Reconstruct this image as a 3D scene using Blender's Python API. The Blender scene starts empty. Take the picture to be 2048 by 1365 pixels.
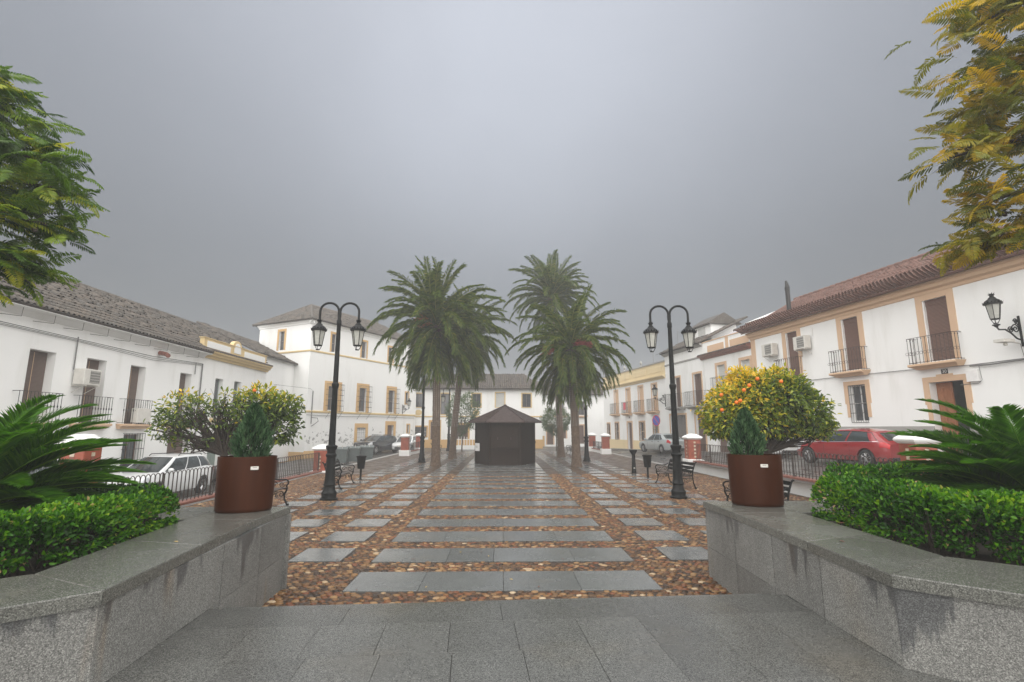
import bpy, math, random
import numpy as np
from mathutils import Vector, Matrix
random.seed(7); rng = np.random.default_rng(7)
R = math.radians
sc = bpy.context.scene
col = sc.collection

# ------------------------------------------------------------------ camera
cam_d = bpy.data.cameras.new('camera'); cam = bpy.data.objects.new('camera', cam_d); col.objects.link(cam)
cam_d.sensor_width = 36.0; cam_d.lens = 1017.0 / 2048.0 * 36.0
cam_d.clip_start = 0.05; cam_d.clip_end = 1500
cam.location = (0, 0, 2.0); cam.rotation_euler = (R(90 + 9.8), 0, R(-1.07))
sc.camera = cam

# ------------------------------------------------------------------ sky: overcast (CIE 1:3 gradient) over a clear-sky base
SUN_EL, SUN_AZ = 40, 183      # light comes from high above and behind the camera
w = bpy.data.worlds.new('World'); sc.world = w; w.use_nodes = True
nt = w.node_tree; nt.nodes.clear()
def wn(t, **k):
    n = nt.nodes.new(t)
    for a, b in k.items(): setattr(n, a, b)
    return n
out = wn('ShaderNodeOutputWorld'); bg = wn('ShaderNodeBackground'); nt.links.new(bg.outputs[0], out.inputs[0])
tc = wn('ShaderNodeTexCoord'); sep = wn('ShaderNodeSeparateXYZ'); nt.links.new(tc.outputs['Generated'], sep.inputs[0])
ramp = wn('ShaderNodeValToRGB'); nt.links.new(sep.outputs['Z'], ramp.inputs[0])
cr = ramp.color_ramp; cr.interpolation = 'B_SPLINE'
stops = [(0.0, (.138, .154, .163)), (.12, (.140, .157, .168)), (.25, (.158, .176, .194)), (.42, (.245, .268, .302)), (.67, (.39, .42, .48)), (1.0, (.56, .59, .65))]
while len(cr.elements) < len(stops): cr.elements.new(.5)
for e, (p, c) in zip(cr.elements, stops): e.position = p; e.color = (*c, 1)
cn = wn('ShaderNodeTexNoise'); cn.inputs['Scale'].default_value = 1.6; cn.inputs['Detail'].default_value = 3
nt.links.new(tc.outputs['Generated'], cn.inputs['Vector'])
mr = wn('ShaderNodeMapRange'); mr.inputs['From Min'].default_value = .3; mr.inputs['From Max'].default_value = .7
mr.inputs['To Min'].default_value = .91; mr.inputs['To Max'].default_value = 1.09
nt.links.new(cn.outputs['Fac'], mr.inputs['Value'])
mu = wn('ShaderNodeMix', data_type='RGBA', blend_type='MULTIPLY'); mu.inputs[0].default_value = 1
vd = wn('ShaderNodeVectorMath', operation='DOT_PRODUCT'); nt.links.new(tc.outputs['Generated'], vd.inputs[0]); vd.inputs[1].default_value = (0, math.cos(R(40)), math.sin(R(40)))
e1 = wn('ShaderNodeMath', operation='SUBTRACT'); nt.links.new(vd.outputs['Value'], e1.inputs[0]); e1.inputs[1].default_value = 1.0
e2 = wn('ShaderNodeMath', operation='MULTIPLY'); nt.links.new(e1.outputs[0], e2.inputs[0]); e2.inputs[1].default_value = 8.0
e3 = wn('ShaderNodeMath', operation='EXPONENT'); nt.links.new(e2.outputs[0], e3.inputs[0])
gl = wn('ShaderNodeMix', data_type='RGBA', blend_type='ADD'); nt.links.new(e3.outputs[0], gl.inputs[0]); nt.links.new(ramp.outputs[0], gl.inputs[6]); gl.inputs[7].default_value = (.30, .315, .35, 1)
nt.links.new(gl.outputs[2], mu.inputs[6]); nt.links.new(mr.outputs[0], mu.inputs[7])
sky = wn('ShaderNodeTexSky', sky_type='NISHITA'); sky.sun_disc = False
sky.sun_elevation = R(SUN_EL); sky.sun_rotation = R(SUN_AZ); sky.dust_density = 5
sm = wn('ShaderNodeMix', data_type='RGBA'); sm.inputs[0].default_value = .004
nt.links.new(mu.outputs[2], sm.inputs[6]); nt.links.new(sky.outputs[0], sm.inputs[7])
nt.links.new(sm.outputs[2], bg.inputs['Color']); bg.inputs['Strength'].default_value = SKY_K = 0.174

# ------------------------------------------------------------------ sun: broad soft light through the fog
sd = bpy.data.lights.new('sun', 'SUN'); so = bpy.data.objects.new('sun', sd); col.objects.link(so)
sd.energy = 1.5; sd.angle = R(150); sd.color = (1.0, .97, .93)
so.rotation_euler = (R(90 - SUN_EL), 0, R(180 - SUN_AZ))

# ------------------------------------------------------------------ exposure / renderer
vs = sc.view_settings; vs.view_transform = 'Standard'; vs.look = 'None'; vs.gamma = 1; vs.exposure = 2.28
vs.use_curve_mapping = False
sc.render.engine = 'CYCLES'
cy = sc.cycles; cy.use_denoising = True
try: cy.denoiser = 'OPENIMAGEDENOISE'; cy.denoising_prefilter = 'ACCURATE'
except Exception: pass
cy.max_bounces = 6; cy.diffuse_bounces = 3; cy.glossy_bounces = 3; cy.transmission_bounces = 6; cy.volume_bounces = 1; cy.transparent_max_bounces = 12
cy.sample_clamp_indirect = 6

# ------------------------------------------------------------------ helpers: materials
class G:
    def __init__(s, name, rough=.6, metal=0.0):
        s.m = bpy.data.materials.new(name); s.m.use_nodes = True; s.t = s.m.node_tree
        s.b = s.t.nodes['Principled BSDF']; s.set(s.b, 'Roughness', rough); s.set(s.b, 'Metallic', metal)
        s._p = None
    def set(s, n, k, v):
        i = n.inputs[k]
        if isinstance(v, bpy.types.NodeSocket): s.t.links.new(v, i)
        elif isinstance(v, (tuple, list)) and len(v) == 3 and i.type == 'RGBA': i.default_value = (*v, 1)
        else: i.default_value = v
    def add(s, t, ins=(), **at):
        n = s.t.nodes.new(t)
        for k, v in at.items(): setattr(n, k, v)
        for k, v in dict(ins).items(): s.set(n, k, v)
        return n
    def pos(s):
        if s._p is None: s._p = s.add('ShaderNodeNewGeometry')
        return s._p.outputs['Position']
    def island(s): s.pos(); return s._p.outputs['Random Per Island']
    def orand(s): return s.add('ShaderNodeObjectInfo').outputs['Random']
    def obj(s): return s.add('ShaderNodeTexCoord').outputs['Object']
    def mapv(s, v, scale=(1, 1, 1), loc=(0, 0, 0)): return s.add('ShaderNodeMapping', {'Vector': v, 'Scale': scale, 'Location': loc}).outputs[0]
    def noise(s, scale, detail=2, rough=.5, vec=None, dist=0): return s.add('ShaderNodeTexNoise', {'Vector': vec if vec is not None else s.pos(), 'Scale': scale, 'Detail': detail, 'Roughness': rough, 'Distortion': dist}).outputs['Fac']
    def voro(s, scale, vec=None, feature='F1', outp='Distance'): return s.add('ShaderNodeTexVoronoi', {'Vector': vec if vec is not None else s.pos(), 'Scale': scale}, feature=feature).outputs[outp]
    def ramp(s, fac, stops, interp='LINEAR'):
        n = s.add('ShaderNodeValToRGB', {'Fac': fac}); r = n.color_ramp; r.interpolation = interp
        while len(r.elements) < len(stops): r.elements.new(.5)
        for e, (p, c) in zip(r.elements, stops):
            e.position = p; e.color = (*(c if isinstance(c, (tuple, list)) else (c, c, c)), 1)
        return n.outputs[0]
    def mix(s, f, a, b, mode='MIX'):
        n = s.add('ShaderNodeMix', data_type='RGBA', blend_type=mode, clamp_factor=True)
        for i, v in ((0, f), (6, a), (7, b)):
            if isinstance(v, bpy.types.NodeSocket): s.t.links.new(v, n.inputs[i])
            elif i == 0: n.inputs[0].default_value = v
            else: n.inputs[i].default_value = (*v, 1) if isinstance(v, (tuple, list)) else (v, v, v, 1)
        return n.outputs[2]
    def mth(s, op, a, b=0.0, c=None):
        d = {0: a, 1: b}
        if c is not None: d[2] = c
        return s.add('ShaderNodeMath', d, operation=op).outputs[0]
    def sstep(s, v, lo, hi): return s.add('ShaderNodeMapRange', {'Value': v, 'From Min': lo, 'From Max': hi}, interpolation_type='SMOOTHSTEP').outputs[0]
    def rng(s, v, lo, hi, a, b): return s.add('ShaderNodeMapRange', {'Value': v, 'From Min': lo, 'From Max': hi, 'To Min': a, 'To Max': b}).outputs[0]
    def xyz(s, v=None): n = s.add('ShaderNodeSeparateXYZ', {0: v if v is not None else s.pos()}); return n.outputs
    def bump(s, h, strength=.3, dist=.01):
        n = s.add('ShaderNodeBump', {'Height': h, 'Strength': strength, 'Distance': dist}); s.set(s.b, 'Normal', n.outputs[0]); return n
    def col(s, c): s.set(s.b, 'Base Color', c)
    def rough(s, r): s.set(s.b, 'Roughness', r)

def plain(name, c, rough=.6, metal=0.0, var=.12, scale=6.0, coat=0.0, bump=0.0, spec=.5):
    g = G(name, rough, metal); g.set(g.b, 'Specular IOR Level', spec)
    n = g.noise(scale, 4, .6)
    lo = tuple(x * (1 - var) for x in c); hi = tuple(min(1, x * (1 + var)) for x in c)
    g.col(g.ramp(n, [(.3, lo), (.7, hi)]))
    g.rough(g.rng(g.noise(scale * 2.3, 3), .3, .7, max(.03, rough - .1), min(1, rough + .1)))
    if coat: g.set(g.b, 'Coat Weight', coat); g.set(g.b, 'Coat Roughness', .06)
    if bump: g.bump(g.noise(scale * 6, 4), bump, .01)
    return g.m

def granite(name, base=.23, tint=(.98, 1, .97), wet=.5, drip=False, speck=95, ctr=1.0, objvar=True):
    g = G(name)
    p = g.pos()
    a = g.noise(speck, 3, .75); b = g.voro(speck * 1.25, outp='Color'); bx = g.xyz(b)[0]
    sp = g.mth('ADD', g.mth('MULTIPLY', a, .62), g.mth('MULTIPLY', bx, .38))
    t = tint; f = lambda k: tuple(base * k * q for q in t)
    c = g.ramp(sp, [(.24, f(1 - .72 * ctr)), (.42, f(1 - .22 * ctr)), (.56, f(1 + .12 * ctr)), (.74, f(1 + 1.15 * ctr))])
    big = g.noise(1.3, 5, .6)
    c = g.mix(.75, c, g.ramp(big, [(.3, .72), (.7, 1.18)]), 'MULTIPLY')
    warm = g.sstep(g.noise(.9, 3, .5, g.mapv(p, loc=(7, 3, 1))), .52, .72)
    c = g.mix(g.mth('MULTIPLY', warm, .35), c, g.mix(1, c, (1.12, .93, .70), 'MULTIPLY'))
    if objvar: c = g.mix(1, c, g.rng(g.orand(), 0, 1, .86, 1.14), 'MULTIPLY')
    wetm = g.sstep(g.noise(1.3, 5, .6), .50 - wet * .4, .90 - wet * .4)
    if drip:
        z = g.xyz()[2]
        dn = g.noise(1, 3, .55, g.mapv(p, (1.5, 1.5, .25)))
        dn2 = g.noise(1, 3, .6, g.mapv(p, (9, 9, .9)))
        dn = g.mth('ADD', g.mth('MULTIPLY', dn, .60), g.mth('MULTIPLY', dn2, .40))
        d = g.mth('SUBTRACT', g.mth('MULTIPLY', g.mth('SUBTRACT', dn, .51), 3.4), g.mth('SUBTRACT', .92, z))
        m = g.sstep(d, -.05, .10)
        c = g.mix(m, c, g.mix(1, c, (.46, .47, .50), 'MULTIPLY'))
        ro = g.sstep(g.noise(1, 3, .5, g.mapv(p, (3.1, 3.1, .45), (4, 9, 0))), .60, .72)
        c = g.mix(g.mth('MULTIPLY', ro, .5), c, g.mix(1, c, (1.15, .80, .50), 'MULTIPLY'))
        g.rough(g.rng(m, 0, 1, .62, .3))
    else:
        g.rough(g.rng(wetm, 0, 1, .45, .13))
        c = g.mix(g.mth('MULTIPLY', wetm, .6), c, g.mix(1, c, (.70, .71, .72), 'MULTIPLY'))
    g.col(c); g.bump(g.mth('ADD', a, g.mth('MULTIPLY', big, .6)), .22, .004)
    return g.m

def plaster(name, c=(.80, .80, .78), dirt=.25, peel=0.0, base_z=0.0):
    g = G(name, .85)
    p = g.pos(); z = g.xyz()[2]
    st = g.noise(1, 4, .6, g.mapv(p, (1.1, 1.1, .22)))
    fine = g.noise(9, 5, .6)
    k = g.mth('MULTIPLY', g.sstep(st, .50, .78), dirt)
    cc = g.mix(k, c, tuple(q * s for q, s in zip(c, (.66, .65, .60))))
    cc = g.mix(g.mth('MULTIPLY', g.sstep(fine, .55, .8), dirt * .5), cc, tuple(q * .82 for q in c))
    if peel:
        a = g.noise(2.6, 6, .68, g.mapv(p, (1, 1, 1.25)))
        hgt = g.mth('MULTIPLY', g.sstep(z, base_z + .3, base_z + 1.3), g.mth('SUBTRACT', 1, g.sstep(z, base_z + 1.5, base_z + 2.9)))
        lo = g.mth('MULTIPLY', hgt, peel * .17)
        m = g.sstep(g.mth('ADD', a, lo), .70, .735)
        cc = g.mix(m, cc, g.ramp(g.noise(14, 3), [(.35, (.20, .20, .20)), (.65, (.5, .49, .46))]))
    g.col(cc); g.bump(g.mth('ADD', fine, g.mth('MULTIPLY', g.noise(45, 3), .4)), .18, .012)
    return g.m

def tiles(name, cols, lichen=.4):
    g = G(name, .75)
    v = g.mth('FRACT', g.mth('ADD', g.island(), g.orand()))
    c = g.ramp(v, [(i / (len(cols) - 1), q) for i, q in enumerate(cols)])
    n = g.noise(5, 5, .65); m = g.mth('MULTIPLY', g.sstep(n, .48, .68), lichen)
    c = g.mix(m, c, g.ramp(g.noise(17, 3), [(.35, (.05, .047, .04)), (.65, (.20, .19, .165))]))
    g.col(c); g.bump(g.noise(40, 4), .3, .008); g.rough(g.rng(n, .3, .7, .5, .85))
    return g.m

def leafmat(name, stops, rough=.42, trans=.30, attr=True, spec=.5):
    g = G(name, rough)
    f = g.add('ShaderNodeAttribute', attribute_name='tone').outputs['Fac'] if attr else g.orand()
    isl = g.mth('SUBTRACT', g.island(), .5)
    f = g.mth('ADD', f, g.mth('MULTIPLY', isl, .22))
    c = g.ramp(f, stops); g.col(c); g.set(g.b, 'Specular IOR Level', spec)
    tr = g.add('ShaderNodeBsdfTranslucent', {'Color': g.mix(1, c, (1.5, 1.5, .7), 'MULTIPLY')})
    ms = g.add('ShaderNodeMixShader', {0: trans}); g.t.links.new(g.b.outputs[0], ms.inputs[1]); g.t.links.new(tr.outputs[0], ms.inputs[2])
    g.t.links.new(ms.outputs[0], g.t.nodes['Material Output'].inputs[0])
    return g.m

def glass(name, tint=(.03, .035, .04), rough=.06):
    g = G(name, rough); g.col(g.ramp(g.noise(3, 2), [(.3, tint), (.7, tuple(q * 1.6 for q in tint))])); g.set(g.b, 'Specular IOR Level', .8); return g.m

def blindmat(name, c, pitch=22.0):
    g = G(name, .6); z = g.xyz()[2]
    wv = g.mth('SINE', g.mth('MULTIPLY', z, pitch * 6.283))
    k = g.rng(wv, -1, 1, .72, 1.08)
    c2 = g.mix(1, c, k, 'MULTIPLY')
    n = g.noise(1, 3, .6, g.mapv(g.pos(), (3, 3, 30))); c2 = g.mix(.5, c2, g.ramp(n, [(.3, .8), (.7, 1.15)]), 'MULTIPLY')
    g.col(c2); g.bump(wv, .5, .01); return g.m

def wood(name, c, sc_=(8, 8, 1.2), rough=.5):
    g = G(name, rough); n = g.noise(6, 5, .6, g.mapv(g.obj(), sc_), dist=1.2)
    g.col(g.ramp(n, [(.3, tuple(q * .62 for q in c)), (.7, tuple(q * 1.2 for q in c))])); g.bump(n, .2, .006); return g.m

# ------------------------------------------------------------------ helpers: meshes
class MB:
    def __init__(s): s.v = []; s.f = []; s.mi = []
    def _a(s, vs, fs, mi=0):
        o = len(s.v); s.v += [tuple(q) for q in vs]; s.f += [tuple(i + o for i in q) for q in fs]; s.mi += [mi] * len(fs); return s
    def poly(s, pts, mi=0): return s._a(pts, [tuple(range(len(pts)))], mi)
    def box(s, x0, x1, y0, y1, z0, z1, mi=0):
        return s._a([(x0, y0, z0), (x1, y0, z0), (x1, y1, z0), (x0, y1, z0), (x0, y0, z1), (x1, y0, z1), (x1, y1, z1), (x0, y1, z1)],
                    [(0, 3, 2, 1), (4, 5, 6, 7), (0, 1, 5, 4), (1, 2, 6, 5), (2, 3, 7, 6), (3, 0, 4, 7)], mi)
    def bbox(s, x0, x1, y0, y1, z0, z1, b=.01, mi=0):
        # box with its upper and vertical edges chamfered
        def ring(i, z): return [(x0 + i, y0, z), (x1 - i, y0, z), (x1, y0 + i, z), (x1, y1 - i, z), (x1 - i, y1, z), (x0 + i, y1, z), (x0, y1 - i, z), (x0, y0 + i, z)]
        def inr(z): q = b; return [(x0 + q, y0 + q * .4, z), (x1 - q, y0 + q * .4, z), (x1 - q * .4, y0 + q, z), (x1 - q * .4, y1 - q, z), (x1 - q, y1 - q * .4, z), (x0 + q, y1 - q * .4, z), (x0 + q * .4, y1 - q, z), (x0 + q * .4, y0 + q, z)]
        vs = ring(b, z0) + ring(b, z1 - b) + inr(z1)
        fs = []
        for k in range(2):
            for i in range(8): fs.append((k * 8 + i, k * 8 + (i + 1) % 8, k * 8 + 8 + (i + 1) % 8, k * 8 + 8 + i))
        fs.append(tuple(range(16, 24))); fs.append(tuple(range(7, -1, -1)))
        return s._a(vs, fs, mi)
    def prism(s, pts, z0, z1, mi=0):
        n = len(pts); vs = [(x, y, z0) for x, y in pts] + [(x, y, z1) for x, y in pts]
        a = sum(pts[i][0] * pts[(i + 1) % n][1] - pts[(i + 1) % n][0] * pts[i][1] for i in range(n))
        fs = [tuple(range(n - 1, -1, -1)), tuple(range(n, 2 * n))] + [(i, (i + 1) % n, n + (i + 1) % n, n + i) for i in range(n)]
        if a < 0: fs = [q[::-1] for q in fs]
        return s._a(vs, fs, mi)
    def xz(s, pts, y0, y1, mi=0):
        # prism of an outline in the x-z plane
        o = len(s.v); s.prism([(x, z) for x, z in pts], 0, 1, mi)
        for i in range(o, len(s.v)):
            x, z, t = s.v[i]; s.v[i] = (x, y0 + (y1 - y0) * t, z)
        return s
    def yz(s, pts, x0, x1, mi=0):
        o = len(s.v); s.prism(pts, 0, 1, mi)
        for i in range(o, len(s.v)):
            y, z, t = s.v[i]; s.v[i] = (x0 + (x1 - x0) * t, y, z)
        return s
    def lathe(s, prof, n=16, c=(0, 0, 0), sx=1, sy=1, mi=0, rot=0.0, cap=True):
        vs = []; fs = []
        for r, z in prof:
            for i in range(n):
                a = rot + 2 * math.pi * i / n; vs.append((c[0] + r * sx * math.cos(a), c[1] + r * sy * math.sin(a), c[2] + z))
        for k in range(len(prof) - 1):
            for i in range(n): fs.append((k * n + i, k * n + (i + 1) % n, (k + 1) * n + (i + 1) % n, (k + 1) * n + i))
        if cap: fs.append(tuple(range(n - 1, -1, -1))); fs.append(tuple(range((len(prof) - 1) * n, len(prof) * n)))
        return s._a(vs, fs, mi)
    def tube(s, path, r, n=6, mi=0, cap=True):
        P = [Vector(p) for p in path]; m = len(P); rr = r if isinstance(r, (list, tuple)) else [r] * m
        vs = []; fs = []; up = None
        for i in range(m):
            t = (P[min(i + 1, m - 1)] - P[max(i - 1, 0)])
            if t.length < 1e-9: t = Vector((0, 0, 1))
            t.normalize()
            if up is None: up = Vector((0, 0, 1)) if abs(t.z) < .9 else Vector((1, 0, 0))
            a = t.cross(up)
            if a.length < 1e-6: a = t.cross(Vector((0, 1, 0)))
            a.normalize(); b = a.cross(t).normalized(); up = b
            for k in range(n):
                q = 2 * math.pi * k / n; vs.append(P[i] + a * (rr[i] * math.cos(q)) + b * (rr[i] * math.sin(q)))
        for i in range(m - 1):
            for k in range(n): fs.append((i * n + k, i * n + (k + 1) % n, (i + 1) * n + (k + 1) % n, (i + 1) * n + k))
        if cap: fs.append(tuple(range(n - 1, -1, -1))); fs.append(tuple(range((m - 1) * n, m * n)))
        return s._a(vs, [q[::-1] for q in fs], mi)
    def ball(s, c, r, nu=10, nv=6, mi=0):
        rx, ry, rz = r if isinstance(r, (tuple, list)) else (r, r, r)
        prof = [(math.sin(math.pi * k / nv), -math.cos(math.pi * k / nv)) for k in range(1, nv)]
        vs = [(c[0], c[1], c[2] - rz)]; fs = []
        for q, z in prof:
            for i in range(nu): a = 2 * math.pi * i / nu; vs.append((c[0] + rx * q * math.cos(a), c[1] + ry * q * math.sin(a), c[2] + rz * z))
        vs.append((c[0], c[1], c[2] + rz)); L = len(vs) - 1
        for i in range(nu):
            fs.append((0, 1 + (i + 1) % nu, 1 + i))
            for k in range(nv - 2): fs.append((1 + k * nu + i, 1 + k * nu + (i + 1) % nu, 1 + (k + 1) * nu + (i + 1) % nu, 1 + (k + 1) * nu + i))
            fs.append((L, 1 + (nv - 2) * nu + i, 1 + (nv - 2) * nu + (i + 1) % nu))
        return s._a(vs, fs, mi)
    def grid(s, fn, nu, nv, mi=0, flip=False):
        vs = [fn(i / nu, j / nv) for j in range(nv + 1) for i in range(nu + 1)]
        fs = [(j * (nu + 1) + i, j * (nu + 1) + i + 1, (j + 1) * (nu + 1) + i + 1, (j + 1) * (nu + 1) + i) for j in range(nv) for i in range(nu)]
        if flip: fs = [q[::-1] for q in fs]
        return s._a(vs, fs, mi)
    def mesh(s, name, mats=(), smooth=None):
        me = bpy.data.meshes.new(name); me.from_pydata(s.v, [], s.f)
        for m in (mats if isinstance(mats, (list, tuple)) else [mats]): me.materials.append(m)
        if any(s.mi): me.polygons.foreach_set('material_index', s.mi)
        if smooth is not None:
            me.polygons.foreach_set('use_smooth', [True] * len(me.polygons)); me.set_sharp_from_angle(angle=R(smooth))
        me.update(); return me
    def build(s, name, mats, parent=None, smooth=None, label=None, kind=None, loc=None, rot=None):
        return link(name, s.mesh(name, mats, smooth), parent, label=label, kind=kind, loc=loc, rot=rot)

def link(name, me, parent=None, loc=None, rot=None, scale=None, label=None, kind=None, mat=None):
    o = bpy.data.objects.new(name, me); col.objects.link(o)
    if parent is not None: o.parent = parent
    if loc is not None: o.location = loc
    if rot is not None: o.rotation_euler = rot
    if scale is not None: o.scale = scale if isinstance(scale, (tuple, list)) else (scale,) * 3
    if label: o['label'] = label
    if kind: o['kind'] = kind
    return o
def tag(o, label, cat, group=None):
    o['label'] = label; o['category'] = cat
    if group: o['group'] = group
    return o
def thing(name, label, cat, loc=(0, 0, 0), rz=0.0, group=None):
    o = bpy.data.objects.new(name, None); o.empty_display_size = .2; col.objects.link(o)
    o.location = loc; o.rotation_euler = (0, 0, rz); return tag(o, label, cat, group)
def copy_tree(o, parent=None):
    c = o.copy(); col.objects.link(c); c.parent = parent
    for ch in list(o.children): copy_tree(ch, c)
    return c
def dup(o, label, loc, rz=None, group=None):
    c = copy_tree(o); c.location = loc; c['label'] = label
    if rz is not None: c.rotation_euler = (0, 0, rz)
    if group: c['group'] = group
    return c
def np_mesh(name, verts, faces, mats=(), smooth=False, tone=None):
    verts = np.asarray(verts, dtype=np.float32).reshape(-1, 3); faces = np.asarray(faces, dtype=np.int32)
    k = faces.shape[1]; me = bpy.data.meshes.new(name)
    me.vertices.add(len(verts)); me.vertices.foreach_set('co', verts.ravel())
    me.loops.add(faces.size); me.loops.foreach_set('vertex_index', faces.ravel())
    me.polygons.add(len(faces)); me.polygons.foreach_set('loop_start', np.arange(0, faces.size, k, dtype=np.int32))
    try: me.polygons.foreach_set('loop_total', np.full(len(faces), k, dtype=np.int32))
    except Exception: pass
    for m in (mats if isinstance(mats, (list, tuple)) else [mats]): me.materials.append(m)
    me.update(calc_edges=True)
    if smooth: me.polygons.foreach_set('use_smooth', np.ones(len(faces), dtype=bool))
    if tone is not None:
        at = me.attributes.new('tone', 'FLOAT', 'FACE'); at.data.foreach_set('value', np.asarray(tone, dtype=np.float32))
    return me
def unit(a): return a / np.maximum(np.linalg.norm(a, axis=-1, keepdims=True), 1e-9)
def leaf_mesh(name, pos, dirs, ups, length, width, tone, mat, fold=.25):
    """many folded leaves, two quads each, joined in one mesh"""
    d = unit(dirs); s_ = unit(np.cross(d, ups)); n = np.cross(s_, d)
    L = length[:, None]; W = width[:, None]
    b = pos; t = pos + d * L - n * L * .12
    l1 = pos + d * L * .30 + s_ * W * .46 + n * W * fold; l2 = pos + d * L * .68 + s_ * W * .38 + n * W * fold * .8
    r1 = pos + d * L * .30 - s_ * W * .46 + n * W * fold; r2 = pos + d * L * .68 - s_ * W * .38 + n * W * fold * .8
    V = np.stack([b, l1, l2, t, r2, r1], 1).reshape(-1, 3); N = len(pos)
    o = (np.arange(N) * 6)[:, None]
    F = np.concatenate([o + np.array([0, 3, 2, 1]), o + np.array([0, 5, 4, 3])], 1).reshape(-1, 4)
    return np_mesh(name, V, F, mat, tone=np.repeat(tone, 2))
def rand_dirs(n): return unit(rng.normal(size=(n, 3)))
# ------------------------------------------------------------------ materials
m_gran_floor = granite('granite_landing', .105, (1, 1, .92), wet=.75, speck=135, ctr=1.0)
m_gran_slab = granite('granite_slab', .15, (.96, 1, .98), wet=.75, ctr=.6, speck=120)
m_gran_wall = granite('granite_wall', .165, (1, .995, .93), drip=True, speck=135, ctr=.95)
m_gran_cap = granite('granite_coping', .13, (1, 1, .88), wet=.8, speck=135, ctr=1.0)
m_mortar = plain('mortar', (.10, .072, .05), .8, var=.3, scale=14, bump=.4)
m_white = plaster('white_plaster', (.86, .86, .84), .38)
m_white_old = plaster('white_plaster_worn', (.80, .80, .78), .35, peel=1.0, base_z=-.3)
m_white_trim = plain('white_paint', (.80, .79, .77), .5, var=.06)
m_cream = plaster('cream_plaster', (.74, .60, .36), .25)
m_ochre = plaster('ochre_plaster', (.60, .385, .17), .3)
m_yel = plaster('yellow_cornice', (.66, .50, .255), .35)
m_tan = plaster('tan_trim', (.63, .435, .285), .2)
m_grey_dado = plaster('grey_dado', (.34, .33, .31), .35)
m_tile_old = tiles('old_roof_tile', [(.055, .048, .04), (.085, .07, .055), (.12, .095, .072), (.075, .07, .062)], .65)
m_tile_red = tiles('red_roof_tile', [(.12, .058, .042), (.155, .072, .050), (.14, .064, .045), (.18, .085, .06)], .25)
m_deck = plain('roof_bed', (.055, .045, .037), .9, var=.3)
m_blind = blindmat('brown_blind', (.155, .082, .06), 20)
m_blind2 = blindmat('taupe_blind', (.13, .088, .07), 24)
m_blind_white = blindmat('white_blind', (.6, .6, .57), 20)
m_iron = plain('dark_iron', (.022, .021, .02), .45, .3, var=.3, scale=20)
m_iron_rust = plain('brown_iron', (.045, .032, .026), .55, .2, var=.3, scale=20)
m_post = plain('lamp_post_paint', (.006, .007, .0066), .38, .0, var=.4, scale=9, bump=.15, spec=.18)
m_lampglass = plain('frosted_glass', (.42, .42, .38), .25, var=.1)
m_pane = glass('window_pane', (.05, .055, .06), .08)
m_dark = plain('dark_interior', (.02, .02, .022), .8)
m_wooddoor = wood('brown_wood', (.30, .115, .045))
m_doorbrown = wood('dark_wood_door', (.12, .068, .048))
m_greydoor = plain('grey_door', (.16, .15, .14), .5)
m_greendoor = plain('green_grey_door', (.22, .27, .24), .5)
m_red_brick = None
m_asph = None
def _asph():
    g = G('wet_asphalt', .4)
    n = g.noise(90, 3, .7); b = g.noise(.8, 4, .6)
    c = g.ramp(n, [(.3, (.035, .034, .032)), (.7, (.085, .08, .074))]); c = g.mix(.7, c, g.ramp(b, [(.3, .75), (.7, 1.35)]), 'MULTIPLY')
    g.col(c); g.rough(g.rng(b, .35, .65, .22, .5)); g.bump(n, .3, .006); return g.m
m_asph = _asph()
def _brick():
    g = G('red_brick_pier', .6); o = g.obj()
    g2 = g.add('ShaderNodeTexBrick', {'Vector': g.mapv(o, (1, 1, 1)), 'Scale': 1.0, 'Mortar Size': .006, 'Brick Width': .25, 'Row Height': .07, 'Color1': (.30, .075, .038), 'Color2': (.24, .06, .034), 'Mortar': (.22, .09, .06)})
    n = g.noise(4, 5, .6); c = g.mix(.6, g2.outputs[0], g.ramp(n, [(.3, .75), (.7, 1.25)]), 'MULTIPLY')
    g.col(c); return g.m
m_red_brick = plain('red_painted_pier', (.30, .075, .04), .5, var=.22, scale=5)
m_coping_red = plain('red_clay_coping', (.22, .085, .06), .5, var=.35, scale=8, bump=.3)
m_tilestrip = plain('cream_glazed_tile', (.55, .48, .36), .3, var=.2, scale=30)
def _pot():
    g = G('brown_steel_pot', .4, .0); g.set(g.b, 'Specular IOR Level', .12)
    n = g.noise(1, 4, .6, g.mapv(g.pos(), (5, 5, .7))); f = g.noise(60, 3)
    c = g.ramp(n, [(.3, (.034, .0100, .0038)), (.7, (.056, .0170, .0065))])
    g.col(c); g.rough(g.rng(n, .3, .7, .3, .46)); g.bump(f, .08, .003); return g.m
m_pot = _pot()
m_soil = plain('dark_soil', (.028, .02, .014), .9, var=.5, scale=30, bump=1.0)
m_kiosk = None
def _kiosk():
    g = G('kiosk_board', .7); g.set(g.b, 'Specular IOR Level', .15); n = g.noise(4, 5, .6, g.mapv(g.obj(), (1.2, 1.2, 9)))
    g.col(g.ramp(n, [(.3, (.014, .008, .005)), (.7, (.026, .015, .009))])); g.bump(n, .3, .006); return g.m
m_kiosk = _kiosk()
m_kroof = plain('kiosk_roof_brown', (.060, .036, .030), .5, var=.2, scale=3)
m_bark = plain('grey_bark', (.09, .07, .05), .85, var=.5, scale=18, bump=.9)
m_bark_dk = plain('dark_bark', (.035, .026, .019), .85, var=.4, scale=18, bump=.6)
m_orange = plain('orange_rind', (.78, .17, .012), .4, var=.12, scale=30)
m_fruit = plain('date_fruit_stalk', (.50, .12, .02), .6, var=.25, scale=10)
m_fruit_red = plain('red_date_stalk', (.34, .045, .03), .6, var=.25, scale=10)
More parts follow.
